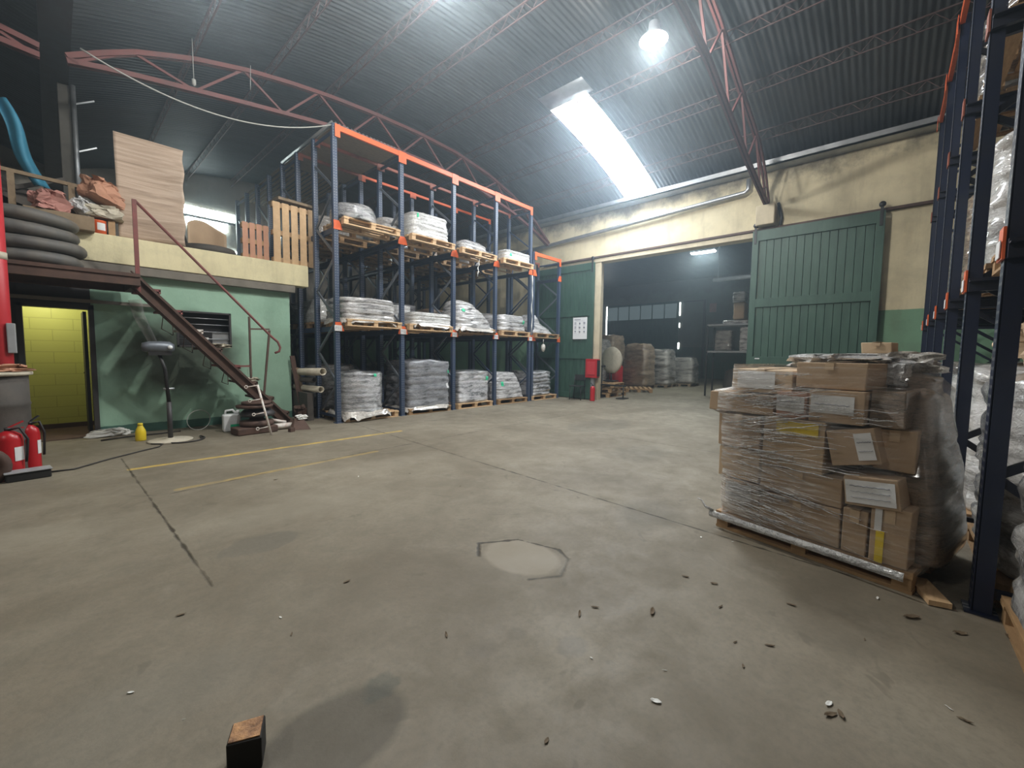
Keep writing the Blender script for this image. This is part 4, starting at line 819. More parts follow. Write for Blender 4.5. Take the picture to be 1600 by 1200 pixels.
crumpled('rag', 'small pale rag on the rusty plate near the rack post', (3.0, 7.9, .16), (.14, .1, .07), 'litter', 0, 17, .06, 'rag')
crumpled('scrap_lump', 'round rusty lump against the corner of the green wall', (3.35, 8.75, 0), (.26, .24, .26), 'brown_metal', 0, 19, .05, 'scrap')
# white ladder-like rod
r = thing('white_hook_ladder', 'white rusty pole with three short looped rungs leaning on the scrap pile', 'hook ladder', (2.38, 7.55, 0))
A, B = Vector((0, 0, .0)), Vector((-.12, .22, .83)); q = MB(); q.tube([A, B], .017, 8); q.build('pole', 'white_rust', r)
for f in (.99, .72, .45, .17):
    p = A.lerp(B, f); q = MB(); q.tube([p, p+Vector((-.15, 0, -.02))], .008, 6); n = 10; c = p+Vector((-.17, 0, -.02)); q.tube([c+Vector((.022*math.cos(2*PI*k/n), 0, .022*math.sin(2*PI*k/n))) for k in range(n)], .007, 6, closed=True); q.build('rung', 'white_rust', r)
# cables on the floor
b = MB(); b.tube([(1.3+.26*math.cos(a), 8.05+.3*math.sin(a), .012) for a in [x*.25 for x in range(14, 28)]]+[(1.5, 7.85, .012), (1.55, 8.0, .014)], .011, 6); tag(b.build('floor_cable', 'cable_dark'), 'dark cable curled round the base plate of the pole stand', 'cable')
b = MB(); pts = [(-.1, 6.9, .01), (.1, 6.88, .01), (.4, 7.2, .01), (.75, 7.5, .01), (.95, 7.65, .01), (1.02, 7.85, .01), (.9, 7.95, .012)]
b.tube(pts, .009, 6); tag(b.build('floor_cable', 'cable_dark'), 'thin dark cable running from the floor tray towards the pole stand', 'cable')
b = MB(); b.tube([(.42, 8.75, .012), (.7, 8.82, .02), (1.1, 8.85, .012), (1.4, 8.9, .012)], .012, 6); tag(b.build('floor_cable', 'cable_dark'), 'dark cable along the foot of the green wall from the doorway', 'cable')
b = MB(); n = 30; b.tube([(1.62+.17*math.cos(2*PI*k/n), 8.7+.05*math.cos(2*PI*k/n), .2+.17*math.sin(2*PI*k/n)) for k in range(n)], .006, 6, closed=True); tag(b.build('wire_loop', 'cable'), 'thin pale wire loop leaning on the dirty green wall', 'wire loop')
# planks and cardboard tubes at the corner
for i, (x, t_) in enumerate(((3.4, 3.3), (3.48, 3.38))):
    b = MB(); b.bar((x+.05, 9.0-.04*i, .0), (t_+.03, 9.2-.04*i, 1.3-.25*i), .09 if i == 0 else .06, .03, (0, 1, 0)); tag(b.build('plank', 'brown_metal' if i == 0 else 'wood_old'), ['wide brown plank leaning on the end of the green wall', 'narrow weathered plank leaning right beside the wide brown plank'][i], 'plank')
for i, (a, c, rad) in enumerate((((3.36, 10.2, .93), (3.55, 8.25, 1.0), .075), ((3.42, 10.3, .62), (3.55, 8.35, .64), .065), ((3.36, 10.3, .78), (3.53, 8.6, .82), .055))):
    r = thing('cardboard_tube', ['upper pale cardboard tube poking out beside the first rack post', 'lower cardboard tube with a dark open end near the rack post', 'dark middle tube between the two pale cardboard tubes'][i], 'tube', a)
    q = MB(); A, B = Vector(a), Vector(c); d = (B-A).normalized(); u = d.cross(Vector((0, 0, 1))).normalized(); v = u.cross(d); n = 20; vs = []; R1, R2 = rad, rad*.78
    for P0, rr_ in ((A, R1), (B, R1), (B, R2), (A, R2)): vs += [P0+(u*math.cos(2*PI*k/n)+v*math.sin(2*PI*k/n))*rr_ for k in range(n)]
    q.add(vs, [(j*n+k, j*n+(k+1) % n, ((j+1) % 4)*n+(k+1) % n, ((j+1) % 4)*n+k) for j in range(4) for k in range(n)], True); q.build('tube_wall', 'paste' if i < 2 else 'junk', r, True)
b = MB(); b.bb(3.38, 3.5, 8.6, 10.3, 0, .56); b.bb(3.5, 3.6, 9, 10.3, .0, .56); tag(b.build('tube_support_crate', 'junk'), 'dark low crate carrying the cardboard tubes', 'crate')
# far left: red column, drum, extinguishers, tray
r = thing('red_column', 'red painted round column cut by the left edge of the picture', 'column', (-.42, 7.75, 0))
MB().tube([(0, 0, 0), (0, 0, 3.7)], .1, 20).build('shaft', 'red_lamp', r); MB().lathe([(.105, 0), (.105, .08), (.1, .08)], 20, (0, 0, 2.42)).build('band', 'paste', r)
q = MB(); q.bb(.06, .13, -.12, -.02, 1.33, 1.68); q.build('switch_box', 'grey_pl', r, bev=.008)
r = thing('steel_drum', 'dark dented drum with a pale rim behind the red extinguishers', 'drum', (-.47, 7.35, 0))
MB().lathe([(.0, 0), (.27, 0), (.275, .03), (.265, .35), (.275, .37), (.265, .39), (.265, .74), (.275, .76), (.265, .78), (.265, 1.08), (0, 1.08)], 30).build('drum_body', 'junk', r)
MB().lathe([(.265, 1.08), (.3, 1.09), (.3, 1.12), (.0, 1.125)], 30).build('drum_lid', 'paste', r)
crumpled('leather_glove', 'crumpled orange-brown rag on the lid of the dark drum', (-.36, 7.3, 1.125), (.26, .2, .07), 'orange', .3, 22, .06, 'rag').data.materials[0] = MATS['card_red']
def extinguisher(label, loc, h=.5, rad=.1, rz=0):
    r = thing('fire_extinguisher', label, 'fire extinguisher', loc, rz)
    MB().lathe([(0, 0), (rad, 0), (rad, .02), (rad*.97, .03), (rad, h*.8), (rad*.9, h*.9), (rad*.5, h*.97), (rad*.25, h)], 24).build('cylinder', 'red', r)
    MB().lathe([(rad*.25, h), (rad*.28, h+.03), (0, h+.035)], 12).build('valve', 'dark_metal', r)
    q = MB(); q.bar((0, 0, h+.03), (rad*1.1, 0, h+.09), .03, .01); q.bar((0, 0, h+.02), (rad*1.1, 0, h+.02), .03, .01); q.build('lever', 'red' if rad > .09 else 'black', r)
    q = MB(); q.tube([(0, -.02, h+.01), (rad*.6, -rad*.8, h+.03), (rad*1.1, -rad*.9, h*.8), (rad*.9, -rad*.9, h*.3)], .012, 8); q.build('hose', 'black', r)
    q = MB(); q.grid(lambda u, v: Vector(((rad+.002)*math.sin(.1+.9*u), -(rad+.002)*math.cos(.1+.9*u), h*(.35+.3*v))), 10, 2); q.build('label_sheet', 'paper', r); return r
extinguisher('large red fire extinguisher standing in front of the dark drum, nearest the left edge', (-.37, 7.0, .0), .5, .105, .3)
extinguisher('second red fire extinguisher tucked just right of and behind the larger one', (-.22, 7.25, .0), .52, .075, .6)
r = thing('floor_tray', 'shallow black tray with a pale top on the floor below the extinguishers', 'tray', (-.24, 6.74, 0), .12)
MB().bb(-.16, .16, -.08, .08, 0, .085).build('tray_body', 'black', r, bev=.01); MB().bb(-.17, .17, -.09, .09, .086, .1).build('tray_lid', 'grey_pl', r, bev=.005)
b = MB(); b.tube([(-.55+.16*math.cos(2*PI*k/24), 6.75, .17+.16*math.sin(2*PI*k/24)) for k in range(24)], .05, 10, closed=True); tag(b.build('rusty_ring', 'brown_metal'), 'rusty brown ring standing at the left edge next to the floor tray', 'ring')
b = MB(); b.bb(.36, .62, 9.16, 9.26, .02, .06); 
crumpled('plaster_rubble', 'pale blue plaster crumbs at the foot of the green wall beside the doorway', (.55, 9.18, 0), (.34, .12, .1), 'litter', 0, 24, .08, 'rubble')

# ------------------------------------------------------------------ sliding doors
def sliding(name, x, y0, y1, ztop, zr_, label=None):
    q = MB(); n = int((y1-y0)/.14)
    for i in range(n):
        a = y0+(y1-y0)*i/n; c = y0+(y1-y0)*(i+1)/n; q.bb(x, x+.03, a+.004, c-.004, .05, ztop-.02)
    d = struct(name, q, 'door_green', bev=.004)
    for z0, z1 in zr_: MB().bb(x-.035, x-.001, y0, y1, z0, z1).build('rail', 'door_green', d, bev=.004)
    for yy in (y0, y1-.13): MB().bb(x-.036, x-.0015, yy, yy+.13, .02, ztop).build('stile', 'door_green', d, bev=.004)
    for yy in (y0+.06, y1-.06):
        q = MB(); q.bb(x-.05, x-.038, yy-.025, yy+.025, ztop-.3, ztop+.1); q.lathe([(0, -.02), (.055, -.02), (.055, .02), (0, .02)], 16, (x-.03, yy, ztop+.12), Matrix.Rotation(PI/2, 3, 'Y')); q.build('hanger', 'black', d)
    return d
sliding('door_2', 11.26, .22, 2.56, 4.36, [(4.12, 4.36), (2.58, 2.78), (1.22, 1.42), (.02, .2)])
d = sliding('door_3', 11.26, 6.84, 9.3, 4.24, [(4.02, 4.24), (2.62, 2.8), (1.28, 1.46), (.02, .2)])
q = MB(); q.bb(11.215, 11.223, 1.98+.3, 2.0+.38, 1.36, 1.385)
tag(q.build('white_tag', 'paper'), 'tiny white tag on the right green sliding door', 'tag')
# poster with nine icons
r = thing('safety_poster', 'white poster with a grid of nine small grey icons on the left green door', 'poster', (11.22, 7.3, 2.24))
q = MB(); q.bb(11.214, 11.22, 7.04, 7.56, 1.9, 2.58); q.build('sheet', 'paper', r, True)
for i in range(3):
    for j in range(3):
        c = Vector((11.211, 7.47-.165*j, 2.4-.13*i)); q = MB(); k = (i*3+j)
        if k in (0, 3): q.bb(11.2105, 11.213, c.y-.03, c.y-.008, c.z-.04, c.z+.04); q.bb(11.2105, 11.213, c.y+.008, c.y+.03, c.z-.04, c.z+.04)
        elif k in (2,): q.bb(11.2105, 11.213, c.y-.035, c.y+.035, c.z-.03, c.z+.035)
        elif k == 6: q.prism([(-.035, .01), (0, -.035), (.035, .01), (.02, .03), (-.02, .03)], 0, .002, Matrix(((0, 0, -1), (-1, 0, 0), (0, 1, 0))) ); q.v = [v+c for v in q.v]
        else: q.lathe([(0, 0), (.032, 0), (.032, .002), (0, .002)], 14, c, Matrix.Rotation(-PI/2, 3, 'Y'))
        q.build('icon', 'ink_soft', r, True)
        q = MB(); q.bb(11.2105, 11.213, c.y-.04, c.y+.04, c.z-.058, c.z-.052); q.build('caption_line', 'ink_soft', r, True)
q = MB(); q.bb(11.2105, 11.213, 7.28, 7.51, 2.5, 2.525); q.build('heading', 'ink_soft', r, True)
q = MB(); q.bb(11.2105, 11.213, 7.12, 7.47, 2.468, 2.473); q.build('caption_line', 'ink_soft', r, True)
# stool, hose cabinet, extinguisher, red pipe at the jamb
r = thing('metal_chair', 'black metal chair against the left green door', 'chair', (11.0, 7.2, 0), PI/2+.2)
for x in (-.17, .17):
    for y in (-.16, .16): q = MB(); q.tube([(x*1.1, y*1.1, 0), (x, y, .42)], .012, 8); q.build('leg', 'black', r)
    q = MB(); q.tube([(x, -.17, .42), (x, -.22, .78)], .012, 8); q.build('back_post', 'black', r)
q = MB(); q.bb(-.2, .2, -.19, .2, .42, .445); q.build('seat', 'black', r, bev=.01); q = MB(); q.bb(-.18, .18, -.225, -.205, .6, .78); q.build('backrest', 'black', r, bev=.005)
r = thing('hose_cabinet', 'red fire hose cabinet with a glass front at the left door jamb', 'hose cabinet', (11.3, 6.78, .7))
q = MB(); q.bb(11.12, 11.3, 6.6, 7.0, .7, 1.28); q.build('cabinet_body', 'red', r, True, bev=.008)
r2 = MB(); r2.bb(11.14, 11.29, 6.585, 6.599, .75, 1.24); r2.build('glass_pane', 'black', r, True)
q = MB(); q.bb(11.105, 11.119, 6.66, 6.94, .8, 1.2); q.build('cabinet_door', 'red_lamp', r, True, bev=.004)
q = MB(); q.bb(11.2, 11.3, 6.75, 6.85, 0, .699); q.build('support_post', 'grey_pl', r, True)
extinguisher('small red fire extinguisher on the floor below the hose cabinet', (11.02, 6.66, 0), .46, .075, 1.4)
b = MB(); b.tube([(11.85, 7.05, 0), (11.85, 7.0, 3.5)], .045, 10); tag(b.build('red_pipe', 'red_lamp'), 'vertical red pipe just inside the doorway on the left', 'pipe')

# ------------------------------------------------------------------ the store beyond the doorway
XB = 28
def at(Y24, z24): k = 28/24; return (Y24*k, 1.4+(z24-1.4)*k)
q = MB(); q.bb(XB-.06, XB-.003, 10.5, 15.8, 0, 5.05); d4 = struct('door_4', q, 'door_green')
for i in range(6): q = MB(); y = 10.65+.86*i; q.bb(XB-.075, XB-.062, y, y+.78, 3.95, 4.9); q.build('pane', 'galv', d4)
emit('leak', (.9, .97, 1), 5); emit('pane_dim', (.45, .62, .68), .07)
for c in d4.children: c.data.materials[0] = MATS['pane_dim']
for a in ((15.82, 15.9, 2.6, 5.0), (10.42, 10.48, 4.1, 4.95), (10.42, 10.46, 3.3, 3.6), (10.42, 10.5, 1.9, 2.3)): q = MB(); q.bb(XB-.04, XB-.004, *a); q.build('light_gap', 'leak', d4)
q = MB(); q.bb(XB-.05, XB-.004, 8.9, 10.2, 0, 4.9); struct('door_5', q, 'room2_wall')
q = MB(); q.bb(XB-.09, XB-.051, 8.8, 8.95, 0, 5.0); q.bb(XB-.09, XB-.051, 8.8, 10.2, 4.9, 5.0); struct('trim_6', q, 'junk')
b = MB(); b.bb(XB-.02, XB-.004, 8.2, 8.6, 4.2, 4.75); tag(b.build('notice', 'card_pink'), 'small faded notice on the back wall of the store', 'notice')
r = thing('ceiling_lamp', 'lit rectangular lamp hanging inside the dark store beyond the doorway', 'lamp', (17, 5.55, 5.42))
MB().bb(-.1, .1, -.42, .42, -.03, .0).build('tube_panel', 'lamp_glow', r); MB().bb(-.14, .14, -.46, .46, .003, .06).build('lamp_housing', 'grey_pl', r); MB().tube([(0, 0, .06), (0, 0, .97)], .01, 6).build('hanger', 'black', r)
lamp('store_light', (17, 5.55, 5.35), ROOM2_LAMP[1], (.85, 1, .95), .3, sy=.8)
b = MB(); b.tube([(20.5, 3.0, 4.9), (20.5, 6.2, 4.9)], .09, 10); b.tube([(20.5, 3.2, 4.9), (20.5, 3.2, 6.39)], .01, 6); b.tube([(20.5, 6, 4.9), (20.5, 6, 6.39)], .01, 6); tag(b.build('store_duct', 'grey_pl'), 'pale horizontal duct near the ceiling of the store', 'duct')
sg = 'wrapped carton stacks in the store'
for i, (x, y, w_, d_, h_, m_, lb) in enumerate(((15.6, 9.3, 1.2, 1.1, 1.9, 'wrap_dim', 'dim wrapped heap in the store beside the grey fan'), (17.2, 9.6, 1.3, 1.2, 2.15, 'wrap_brown', 'tallest brown wrapped heap in the store, behind the red tank'),
        (17.0, 8.0, 1.1, 1.1, 1.75, 'wrap_brown', 'brown wrapped carton stack in the store in front of the green gate'), (18.6, 7.65, 1.1, 1.0, 1.55, 'wrap_dim', 'grey wrapped stack of white sacks in the store, right of the brown stack'), (20.2, 7.2, 1.0, 1.1, 1.2, 'wrap_dim', 'low dim wrapped stack at the right end of the row in the store'))):
    load('wrapped_stack', lb, (x, y, .14), w_, d_, h_, m_, .3, prof=[(0, 1), (.8, .95), (1, .8)], seed=120+i, wr=.05, layers=6, lamp=.03, nu=56, nv=30)
    pallet('pallet under a wrapped stack in the dark store', (x, y, 0), 0, 'pallets in the dark store', 'wood_old')
pallet('empty pallet lying flat on the store floor before the carton stacks', (15.5, 7.3, 0), .5, None, 'wood')
for i in range(3): pallet(['bottom pallet of the small stack inside the doorway left', 'middle pallet of the small stack inside the doorway left', 'top pallet of the small stack inside the doorway left'][i], (12.9, 7.3, .16*i), .1*i, None, 'wood')
r = thing('drum_fan', 'round grey drum fan on a stand inside the doorway left', 'fan', (13.4, 7.35, .48))
Mx = Matrix.Rotation(PI/2, 3, 'Y') @ Matrix.Rotation(.25, 3, 'X')
MB().lathe([(.0, -.06), (.3, -.08), (.45, -.05), (.48, 0), (.45, .06), (.3, .09), (0, .1)], 30, (0, 0, .75), Mx).build('fan_drum', 'paste', r)
q = MB(); q.tube([(0, 0, 0), (0, 0, .35)], .03, 8); q.bb(-.2, .2, -.2, .2, 0, .03); q.build('stand', 'black', r)
b = MB(); b.lathe([(0, 0), (.26, 0), (.28, .06), (.28, .92), (.2, 1.02), (0, 1.05)], 24, (15.9, 8.5, .0)); tag(b.build('red_tank', 'red'), 'dull red tank standing between the wrapped stacks in the store', 'tank')
b = MB()
for y in (6.3, 7.1): b.tube([(12.3, y, 0), (12.3, y, .42)], .02, 8)
b.bar((12.3, 6.2, .42), (12.3, 7.2, .42), .05); b.bb(12.1, 12.5, 6.2, 6.45, 0, .03); b.bb(12.1, 12.5, 6.98, 7.2, 0, .03); b.tube([(12.35, 7.12, 0), (12.35, 7.12, 1.0)], .018, 8); b.bb(12.25, 12.45, 7.05, 7.2, 1.0, 1.06)
tag(b.build('trestle', 'black'), 'black metal trestle with an upright on the floor inside the doorway', 'trestle')
r = thing('storage_shelf', 'dark storage shelf with grey bundles in the store, partly hidden by the right door', 'shelf', (16, 4.4, 0))
for z in (1.55, 2.48): q = MB(); q.bb(15.6, 16.4, 3.2, 4.85, z, z+.06); q.build('shelf_board', 'grey_pl', r, True)
for y in (3.2, 4.82):
    for x in (15.6, 16.37): q = MB(); q.bb(x, x+.05, y-.02, y+.03, 0, 2.5); q.build('post', 'black', r, True)
for i, (y, z, w_, h_, m_) in enumerate(((4.35, 1.611, .55, .7, 'wrap_dim'), (3.6, 1.611, .5, .8, 'wrap'), (4.0, 2.541, .8, .12, 'wrap'), (3.9, 2.7, .35, .55, 'card'), (3.92, 3.27, .4, .35, 'wrap'))):
    load('wrapped_bundle', ['dim wrapped bundle on the left of the dark storage shelf', 'pale wrapped bundle on the right of the dark storage shelf', 'flat pale sheet bundle on top of the dark storage shelf', 'brown carton standing on the flat bundle atop the storage shelf', 'pale parcel topping the brown carton on the storage shelf'][i], (16, y, z), .5, w_, h_, m_, .3, seed=140+i, layers=3, nu=40, nv=20, cat='bundle')
for i, (y, z) in enumerate(((4.9, 1.9), (5.1, 1.4))): pass
b = MB(); b.lathe([(0, 0), (.3, 0), (.32, .4), (.25, .9), (0, 1.0)], 20, (16.3, 4.1, 0)); tag(b.build('grey_sack', 'junk'), 'dark grey sack standing under the storage shelf in the store', 'sack')

crumpled('cardboard_box', 'brown carton on the white wrapped stack behind the second right rack post', (4.2, -.95, 1.36), (.55, .5, .3), 'card', .1, 81, .015)
crumpled('cardboard_box', 'rounded brown carton on the wrapped stack of the third right bay', (5.55, -.95, 1.42), (.6, .5, .28), 'card_light', -.1, 83, .02)
crumpled('cardboard_box', 'rounded tan carton on the white heap behind the nearest right rack post', (2.9, -.95, 1.46), (.6, .5, .28), 'card', .15, 85, .02)
# ------------------------------------------------------------------ foreground pallet of wrapped cartons
PO = Vector((3.978, .291, 0)); PA = -1.80335
fp = pallet('worn wooden pallet under the big film wrapped pile of cartons in the right foreground', PO, PA, None, 'wood')
def W(x, y, z): return PO+RZ(PA) @ Vector((x, y, 0))+Vector((0, 0, z))
def carton(label, x0, x1, y0, y1, z0, z1, mat='card', roll=0, yaw=0, stickers=(), tape=True, seed=0, pitch=0):
    c = W((x0+x1)/2, (y0+y1)/2, z0); r = thing('cardboard_box', label, 'cardboard box', c, PA+yaw)
    w_, d_, h_ = x1-x0, y1-y0, z1-z0
    if roll or pitch: r.rotation_euler = (pitch, roll, PA+yaw)
    q = MB(); rg_ = random.Random(seed+int(x0*100)+int(z0*100))
    j = lambda: rg_.uniform(-.006, .006)
    vs = [Vector((a*w_/2+j(), b_*d_/2+j(), e_*h_+(j() if e_ else 0))) for a in (-1, 1) for b_ in (-1, 1) for e_ in (0, 1)]
    q.add(vs, [(0, 1, 3, 2), (4, 6, 7, 5), (0, 4, 5, 1), (2, 3, 7, 6), (0, 2, 6, 4), (1, 5, 7, 3)]); q.build('carton', mat, r, bev=.006)
    if tape:
        q = MB(); q.bb(-.025, .025, -d_/2-.009, -d_/2-.0075, h_*.72, h_); q.bb(-.025, .025, -d_/2-.009, d_/2, h_+.006, h_+.0075); q.build('tape', 'card_light', r)
    for (a0, a1, c0, c1, m_, nm, lines) in stickers:
        q = MB(); yy = -d_/2-.0115; q.bb(a0, a1, yy, yy+.0015, c0, c1); s_ = q.build(nm, m_, r)
        if lines:
            for k in range(lines):
                zz = c1-(c1-c0)*(k+1)/(lines+1); q = MB(); pts = [(a0+(a1-a0)*(.1+.8*t_/14), yy-.0006, zz+.004*math.sin(t_*2.3+k)*rg_.uniform(.4, 1)) for t_ in range(15)]
                q.tube(pts, .0028 if k == 0 else .0018, 4); q.build('handwriting', 'ink_soft', s_)
    return r
F = -.5
carton('long carton at the upper left of the pile, sticking out over the left side', -.69, -.2, F-.01, -.02, .97, 1.125, 'card', stickers=())
carton('narrow top left carton of the pile with shiny film over a white sheet', -.53, -.1, F+.02, -.1, 1.135, 1.31, 'card_light', stickers=((-.17, .1, .03, .16, 'paper', 'white_sheet', 0),))
carton('left column carton directly under the long sticking out carton', -.61, -.29, F, -.02, .69, .955, 'card')
carton('left column carton third from the bottom', -.6, -.29, F+.01, -.02, .44, .68, 'card_light')
carton('lower left carton with a greyish white address sheet', -.54, -.28, F+.0, -.05, .24, .43, 'card', stickers=((-.115, .08, .04, .165, 'paper', 'address_sheet', 3),), tape=False)
carton('flattened carton at the bottom left corner of the pile', -.56, -.28, F+.02, -.05, .142, .235, 'card_light')
carton('wide bottom middle carton of the pile', -.27, .235, F, -.02, .142, .4, 'card')
carton('middle carton second from the bottom, wide', -.27, .235, F+.0, -.02, .41, .6, 'card')
carton('middle carton with bright film streaks above the two wide cartons', -.27, .12, F-.005, -.02, .61, .965, 'card_light', stickers=((-.1, .16, .25, .34, 'yellow', 'yellow_tape', 0),))
carton('upper carton with a white handwritten sheet, left of the two such cartons', -.19, .005, F-.01, -.05, .975, 1.16, 'card_red', stickers=((-.09, .085, .045, .155, 'paper', 'address_sheet', 2),), tape=False)
carton('upper carton with a white handwritten sheet, right of the two such cartons', .02, .32, F-.01, -.05, .975, 1.185, 'card', stickers=((-.14, .1, .06, .18, 'paper', 'address_sheet', 1),), tape=False)
carton('large top carton in the centre of the pile', -.09, .31, F+.03, -.04, 1.195, 1.37, 'card', roll=0)
carton('bottom carton right of the wide middle cartons, narrow and upright', .245, .375, F, -.06, .142, .43, 'card')
carton('bottom right corner carton with white and yellow tape strips', .385, .575, F, -.02, .142, .5, 'card', stickers=((-.06, -.02, .0, .2, 'yellow', 'yellow_tape', 0), (-.07, -.035, .2, .34, 'paper', 'white_tape', 0)))
carton('tilted carton with a crinkled white sheet above the bottom right corner carton', .26, .53, F-.02, -.1, .475, .66, 'card', roll=-.12, stickers=((-.125, .12, .02, .165, 'paper', 'address_sheet', 3),), tape=False)
carton('slanted carton with a narrow white sheet in the right half of the pile', .17, .43, F-.0, -.1, .72, .95, 'card', roll=-.25, stickers=((.02, .11, .03, .2, 'paper', 'address_sheet', 2),), tape=False)
carton('dark carton behind the slanted one near the right edge of the pile', .34, .55, F+.12, -.05, .7, .96, 'card')
carton('upper right dark brown carton of the pile', .33, .5, F+.05, .0, .975, 1.2, 'wrap_brown', tape=False)
n = 0
for row in range(5):
    for col in range(3):
        if row == 4 and col == 2: continue
        x0 = -.58+.38*col+.01; x1 = x0+.37-(.06*row*(col == 2)); z0 = .142+.235*row; n += 1
        o = carton('carton in the rear half of the wrapped pile', x0, x1, .0, .47, z0, z0+.23, ['card', 'card_light', 'card'][(row+col) % 3]); o['group'] = 'cartons in the rear half of the pile'
ct = carton('small pale carton lying on top of the pile at its right rear', .08, .26, .2, .38, 1.44, 1.52, 'card_light')
o = crumpled('white_bag', 'crumpled white plastic bags spread over the top of the pile', W(.02, .16, 1.31), (.55, .4, .1), 'bag_white', PA, 51, .06, 'plastic bag')
o = crumpled('white_parcel', 'boxy white parcel at the top right of the pile', W(.3, .02, 1.22), (.2, .2, .14), 'bag_white', PA, 53, .025, 'parcel')
o = crumpled('film_bundle', 'translucent crumpled film bundle behind the boxy white parcel', W(.3, .3, 1.3), (.34, .3, .13), 'clear_base', PA+.2, 55, .05, 'film bundle')
load('brown_bundle', 'brown soft bundle bulging under film along the right side of the pile', W(.6, .08, .142), .2, .82, 1.02, 'wrap_brown', .45, prof=[(0, 1), (.5, 1.05), (1, .8)], tilt=-.12, rz=PA, seed=71, layers=3, lamp=.03, cat='bundle')
load('brown_bundle', 'low brown bundle under film at the right shoulder of the pile', W(.36, .2, 1.12), .34, .5, .16, 'wrap_brown', .5, rz=PA, seed=72, cat='bundle')
b = MB(); b.box((0, 0, 0), (.05, .05, .16)); o = b.build('wood_batten', 'wood_light', bev=.004); o.location = W(-.66, -.3, .85); tag(o, 'short light batten poking down at the left side of the pile', 'batten'); o.rotation_euler.z = PA
b = MB(); b.box((0, 0, 0), (.09, .1, .03)); o = b.build('wood_chip', 'wood_light', bev=.004); o.location = W(-.65, -.32, .948); tag(o, 'small light wood piece under the end of the long carton', 'wood piece'); o.rotation_euler.z = PA
# stretch film shell
fr = thing('stretch_film', 'shiny clear stretch film wound round the pile of cartons', 'stretch film', PO, PA)
pl_ = [(.1, -.615), (.2, -.6), (.42, -.615), (.94, -.64), (.96, -.71), (1.13, -.71), (1.16, -.56), (1.33, -.55)]
pr_ = [(.1, .62), (.2, .66), (.5, .68), (.75, .62), (.95, .59), (1.2, .57), (1.33, .46)]
def shell(u, v):
    z = .105+1.24*v; xl, xr = interp(pl_, z), interp(pr_, z); a = 2*PI*u; e = .22
    cx = (xl+xr)/2; hx = (xr-xl)/2; x = cx+sgnpow(math.cos(a), e)*hx; y = sgnpow(math.sin(a), e)*.535
    nn = noise.noise(Vector((x*2, y*2, z*9)))*.008+noise.noise(Vector((x*3, y*3, z*26+x*6)))*.003
    k = 1+nn/.5; return Vector((x*k, y*k, z))
b = MB(); b.grid(shell, 200, 150, True, True); b.build('film_sleeve', 'film', fr)
def cap(u, v):
    x = -.55+1.0*u; y = -.53+1.06*v; z = 1.345+.05*math.sin(PI*u)*math.sin(PI*v)+.12*max(0, u-.4)*math.sin(PI*v)+.012*noise.noise(Vector((x*9, y*9, 0)))
    return Vector((x, y, z-(.04 if u in (0, 1) or v in (0, 1) else 0)))
b = MB(); b.grid(lambda u, v: cap(u, v), 40, 40); 
st_ = MB(); rf = random.Random(9)
for i in range(230):
    z0 = rf.choice([rf.uniform(.12, 1.3), rf.gauss(.88, .03), rf.gauss(.68, .05), rf.gauss(.42, .07), rf.gauss(1.06, .04), rf.gauss(.3, .08)]); left = rf.random() < .85; x0 = rf.uniform(-.6, -.2) if left else rf.uniform(-.2, .3); ln = rf.uniform(.08, .5); sl = rf.choice([-.12, -.02, .03, -.2]) if z0 < .65 else rf.choice([.0, .03, .25])
    pts = []
    for k in range(9):
        x = x0+ln*k/8; z = z0+sl*(x-x0)+.004*math.sin(k*1.9+i)
        if x > .5 or not .1 < z < 1.33: break
        xl = interp(pl_, z)
        if x < xl+.08: continue
        pts.append((x, -.5455-rf.uniform(0, .002), z))
    if len(pts) > 3: st_.tube(pts, rf.choice([.0008, .0012, .0018, .003]), 4)
o = st_.build('film_glint', 'bag_white', fr); o['kind'] = 'stuff'  # white strands modelled in place of light glints on the film
b = MB()
def roll_(u, v): return Vector((-.63+1.2*u, -.545-.012*math.sin(PI*v)+.006*noise.noise(Vector((u*20, v*3, 1))), .085+.055*v))
b.grid(roll_, 90, 8); b.build('film_hem', 'bag_white', fr)
b = MB(); b.tube([(-.6, -.54, .14), (-.66, -.56, .16), (-.7, -.55, .2), (-.73, -.56, .21)], [.012, .01, .006, .004], 6); b.build('loose_film_end', 'bag_white', fr)
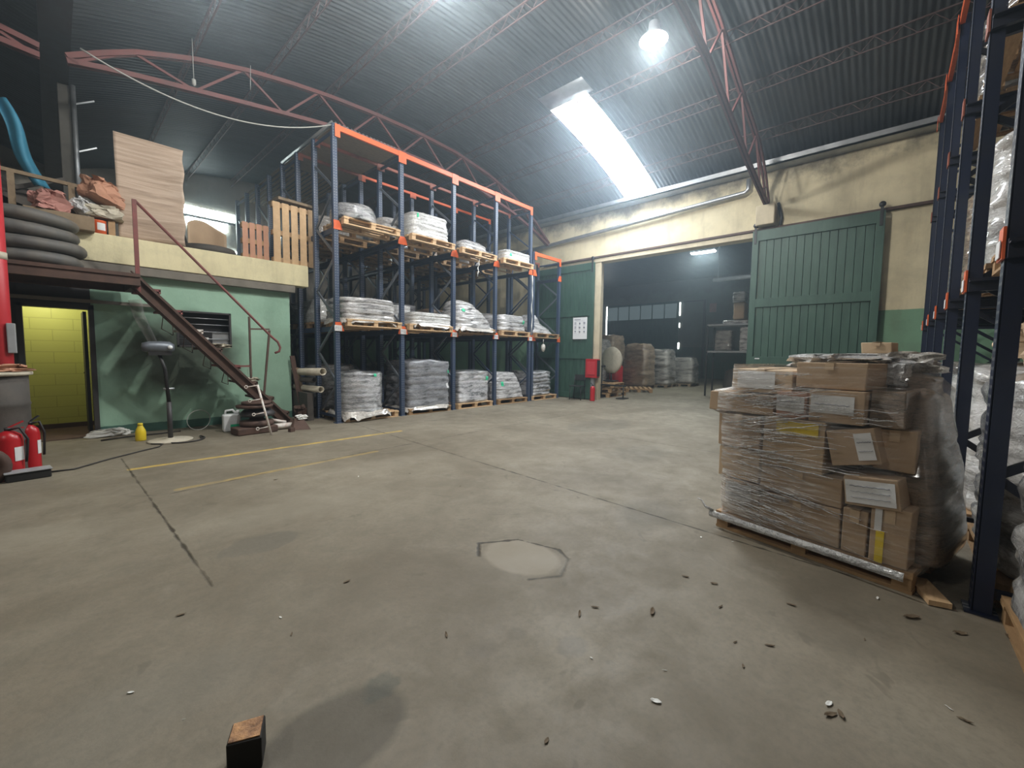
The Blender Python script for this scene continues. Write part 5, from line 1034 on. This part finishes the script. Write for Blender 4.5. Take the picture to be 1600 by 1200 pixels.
# ------------------------------------------------------------------ wood block, litter and leaves on the floor
r = MB(); TT = [(.32, 1.53), (.36, 1.61), (.45, 1.57), (.41, 1.48)]
q = MB(); rr = random.Random(3)
q.grid(lambda u, v: Vector((.315+.1*u+.045*v, 1.53-.045*u+.085*v, .112+.006*noise.noise(Vector((u*5, v*5, 3))))), 10, 10)
q = MB(); q.prism(TT, .0, .11); o = q.build('wood_block', 'block_shaded', bev=.005, seg=2)
q = MB(); q.prism([(.327, 1.533), (.362, 1.602), (.443, 1.566), (.408, 1.49)], .1105, .114); q.build('end_grain_top', 'wood_block', o)['label'] = 'splintered orange-brown top'
if 1: pass
tag(o, 'squared splintered wood block standing on the floor at the bottom edge of the picture', 'wood block')
deb = [(1.25, 1.55, .03, 'l'), (1.14, 2.37, .03, 'l'), (.74, 2.29, .015, 'w'), (.15, 2.21, .018, 'w'), (.27, 1.9, .008, 'w'), (1.61, .94, .012, 'w'), (2.64, .88, .03, 'l'), (2.14, .88, .05, 'l'), (1.99, .09, .04, 'l'), (2.02, .06, .035, 'l'), (2.05, .1, .03, 'w'),
       (3.07, -.17, .06, 'l'), (2.19, .48, .02, 'l'), (2.04, .41, .018, 'l'), (2.32, -.3, .03, 'l'), (3.17, -.54, .06, 'l'), (3.06, -.35, .045, 'l'), (2.75, .33, .035, 'l'), (2.68, .72, .03, 'l'), (.73, 2.11, .02, 'l'), (.39, 2.69, .03, 'l'), (2.66, .01, .015, 'l'), (1.14, .84, .02, 'l'),
       (3.18, -.03, .025, 'w'), (3.31, 1.0, .02, 'w'), (3.4, .8, .012, 'w'), (2.71, 4.04, .02, 'l'), (2.82, 3.27, .02, 'l'), (2.24, 4.34, .03, 'w'), (1.56, 4.86, .03, 'l'), (1.77, .66, .015, 'w'), (1.85, 1.16, .04, 'l'), (1.96, 1.13, .03, 'l'), (1.58, .62, .03, 'w'), (2.45, .62, .03, 'l'), (2.28, .35, .03, 'l'), (2.36, -.26, .02, 'w'), (.51, 1.35, .012, 'w'), (.47, 1.4, .01, 'w')]
for i, (x, y, s_, k) in enumerate(deb):
    a = rnd.uniform(0, 6); b = MB()
    def lf(u, v):
        t_ = u*2-1; w_ = (1-t_*t_)**.7*.38; c = Vector((t_, (v*2-1)*w_, 0)); c.z = .25*(v*2-1)**2*w_*2+.18*t_*t_+.1*noise.noise(Vector((t_*2+i, v*2, 0)))
        return c*s_
    s_ *= .75; asp = rnd.uniform(.5, 1.2); crk = rnd.uniform(.2, .8)
    b.grid(lf, 9, 5); b.v = [Vector((v.x, v.y*asp, max(0, v.z+crk*s_*.3*noise.noise(v*60)))) for v in b.v]; o = b.build('dry_leaf' if k == 'l' else 'litter_scrap', 'leaf' if k == 'l' else 'litter', solid=.001); o.location = (x, y, .002); o.rotation_euler = (0, 0, a)
    if k == 'l': tag(o, 'small dry brown leaf lying on the concrete floor', 'leaf', 'dry leaves scattered on the floor')
    else: tag(o, 'tiny white scrap lying on the concrete floor', 'litter', 'white scraps scattered on the floor')
b = MB(); b.box((3.45, -.25, .02), (.3, .1, .03), RZ(.3)); tag(b.build('board_piece', 'wood_light'), 'short light board end lying in the shade between the carton pallet and the rack post', 'board')
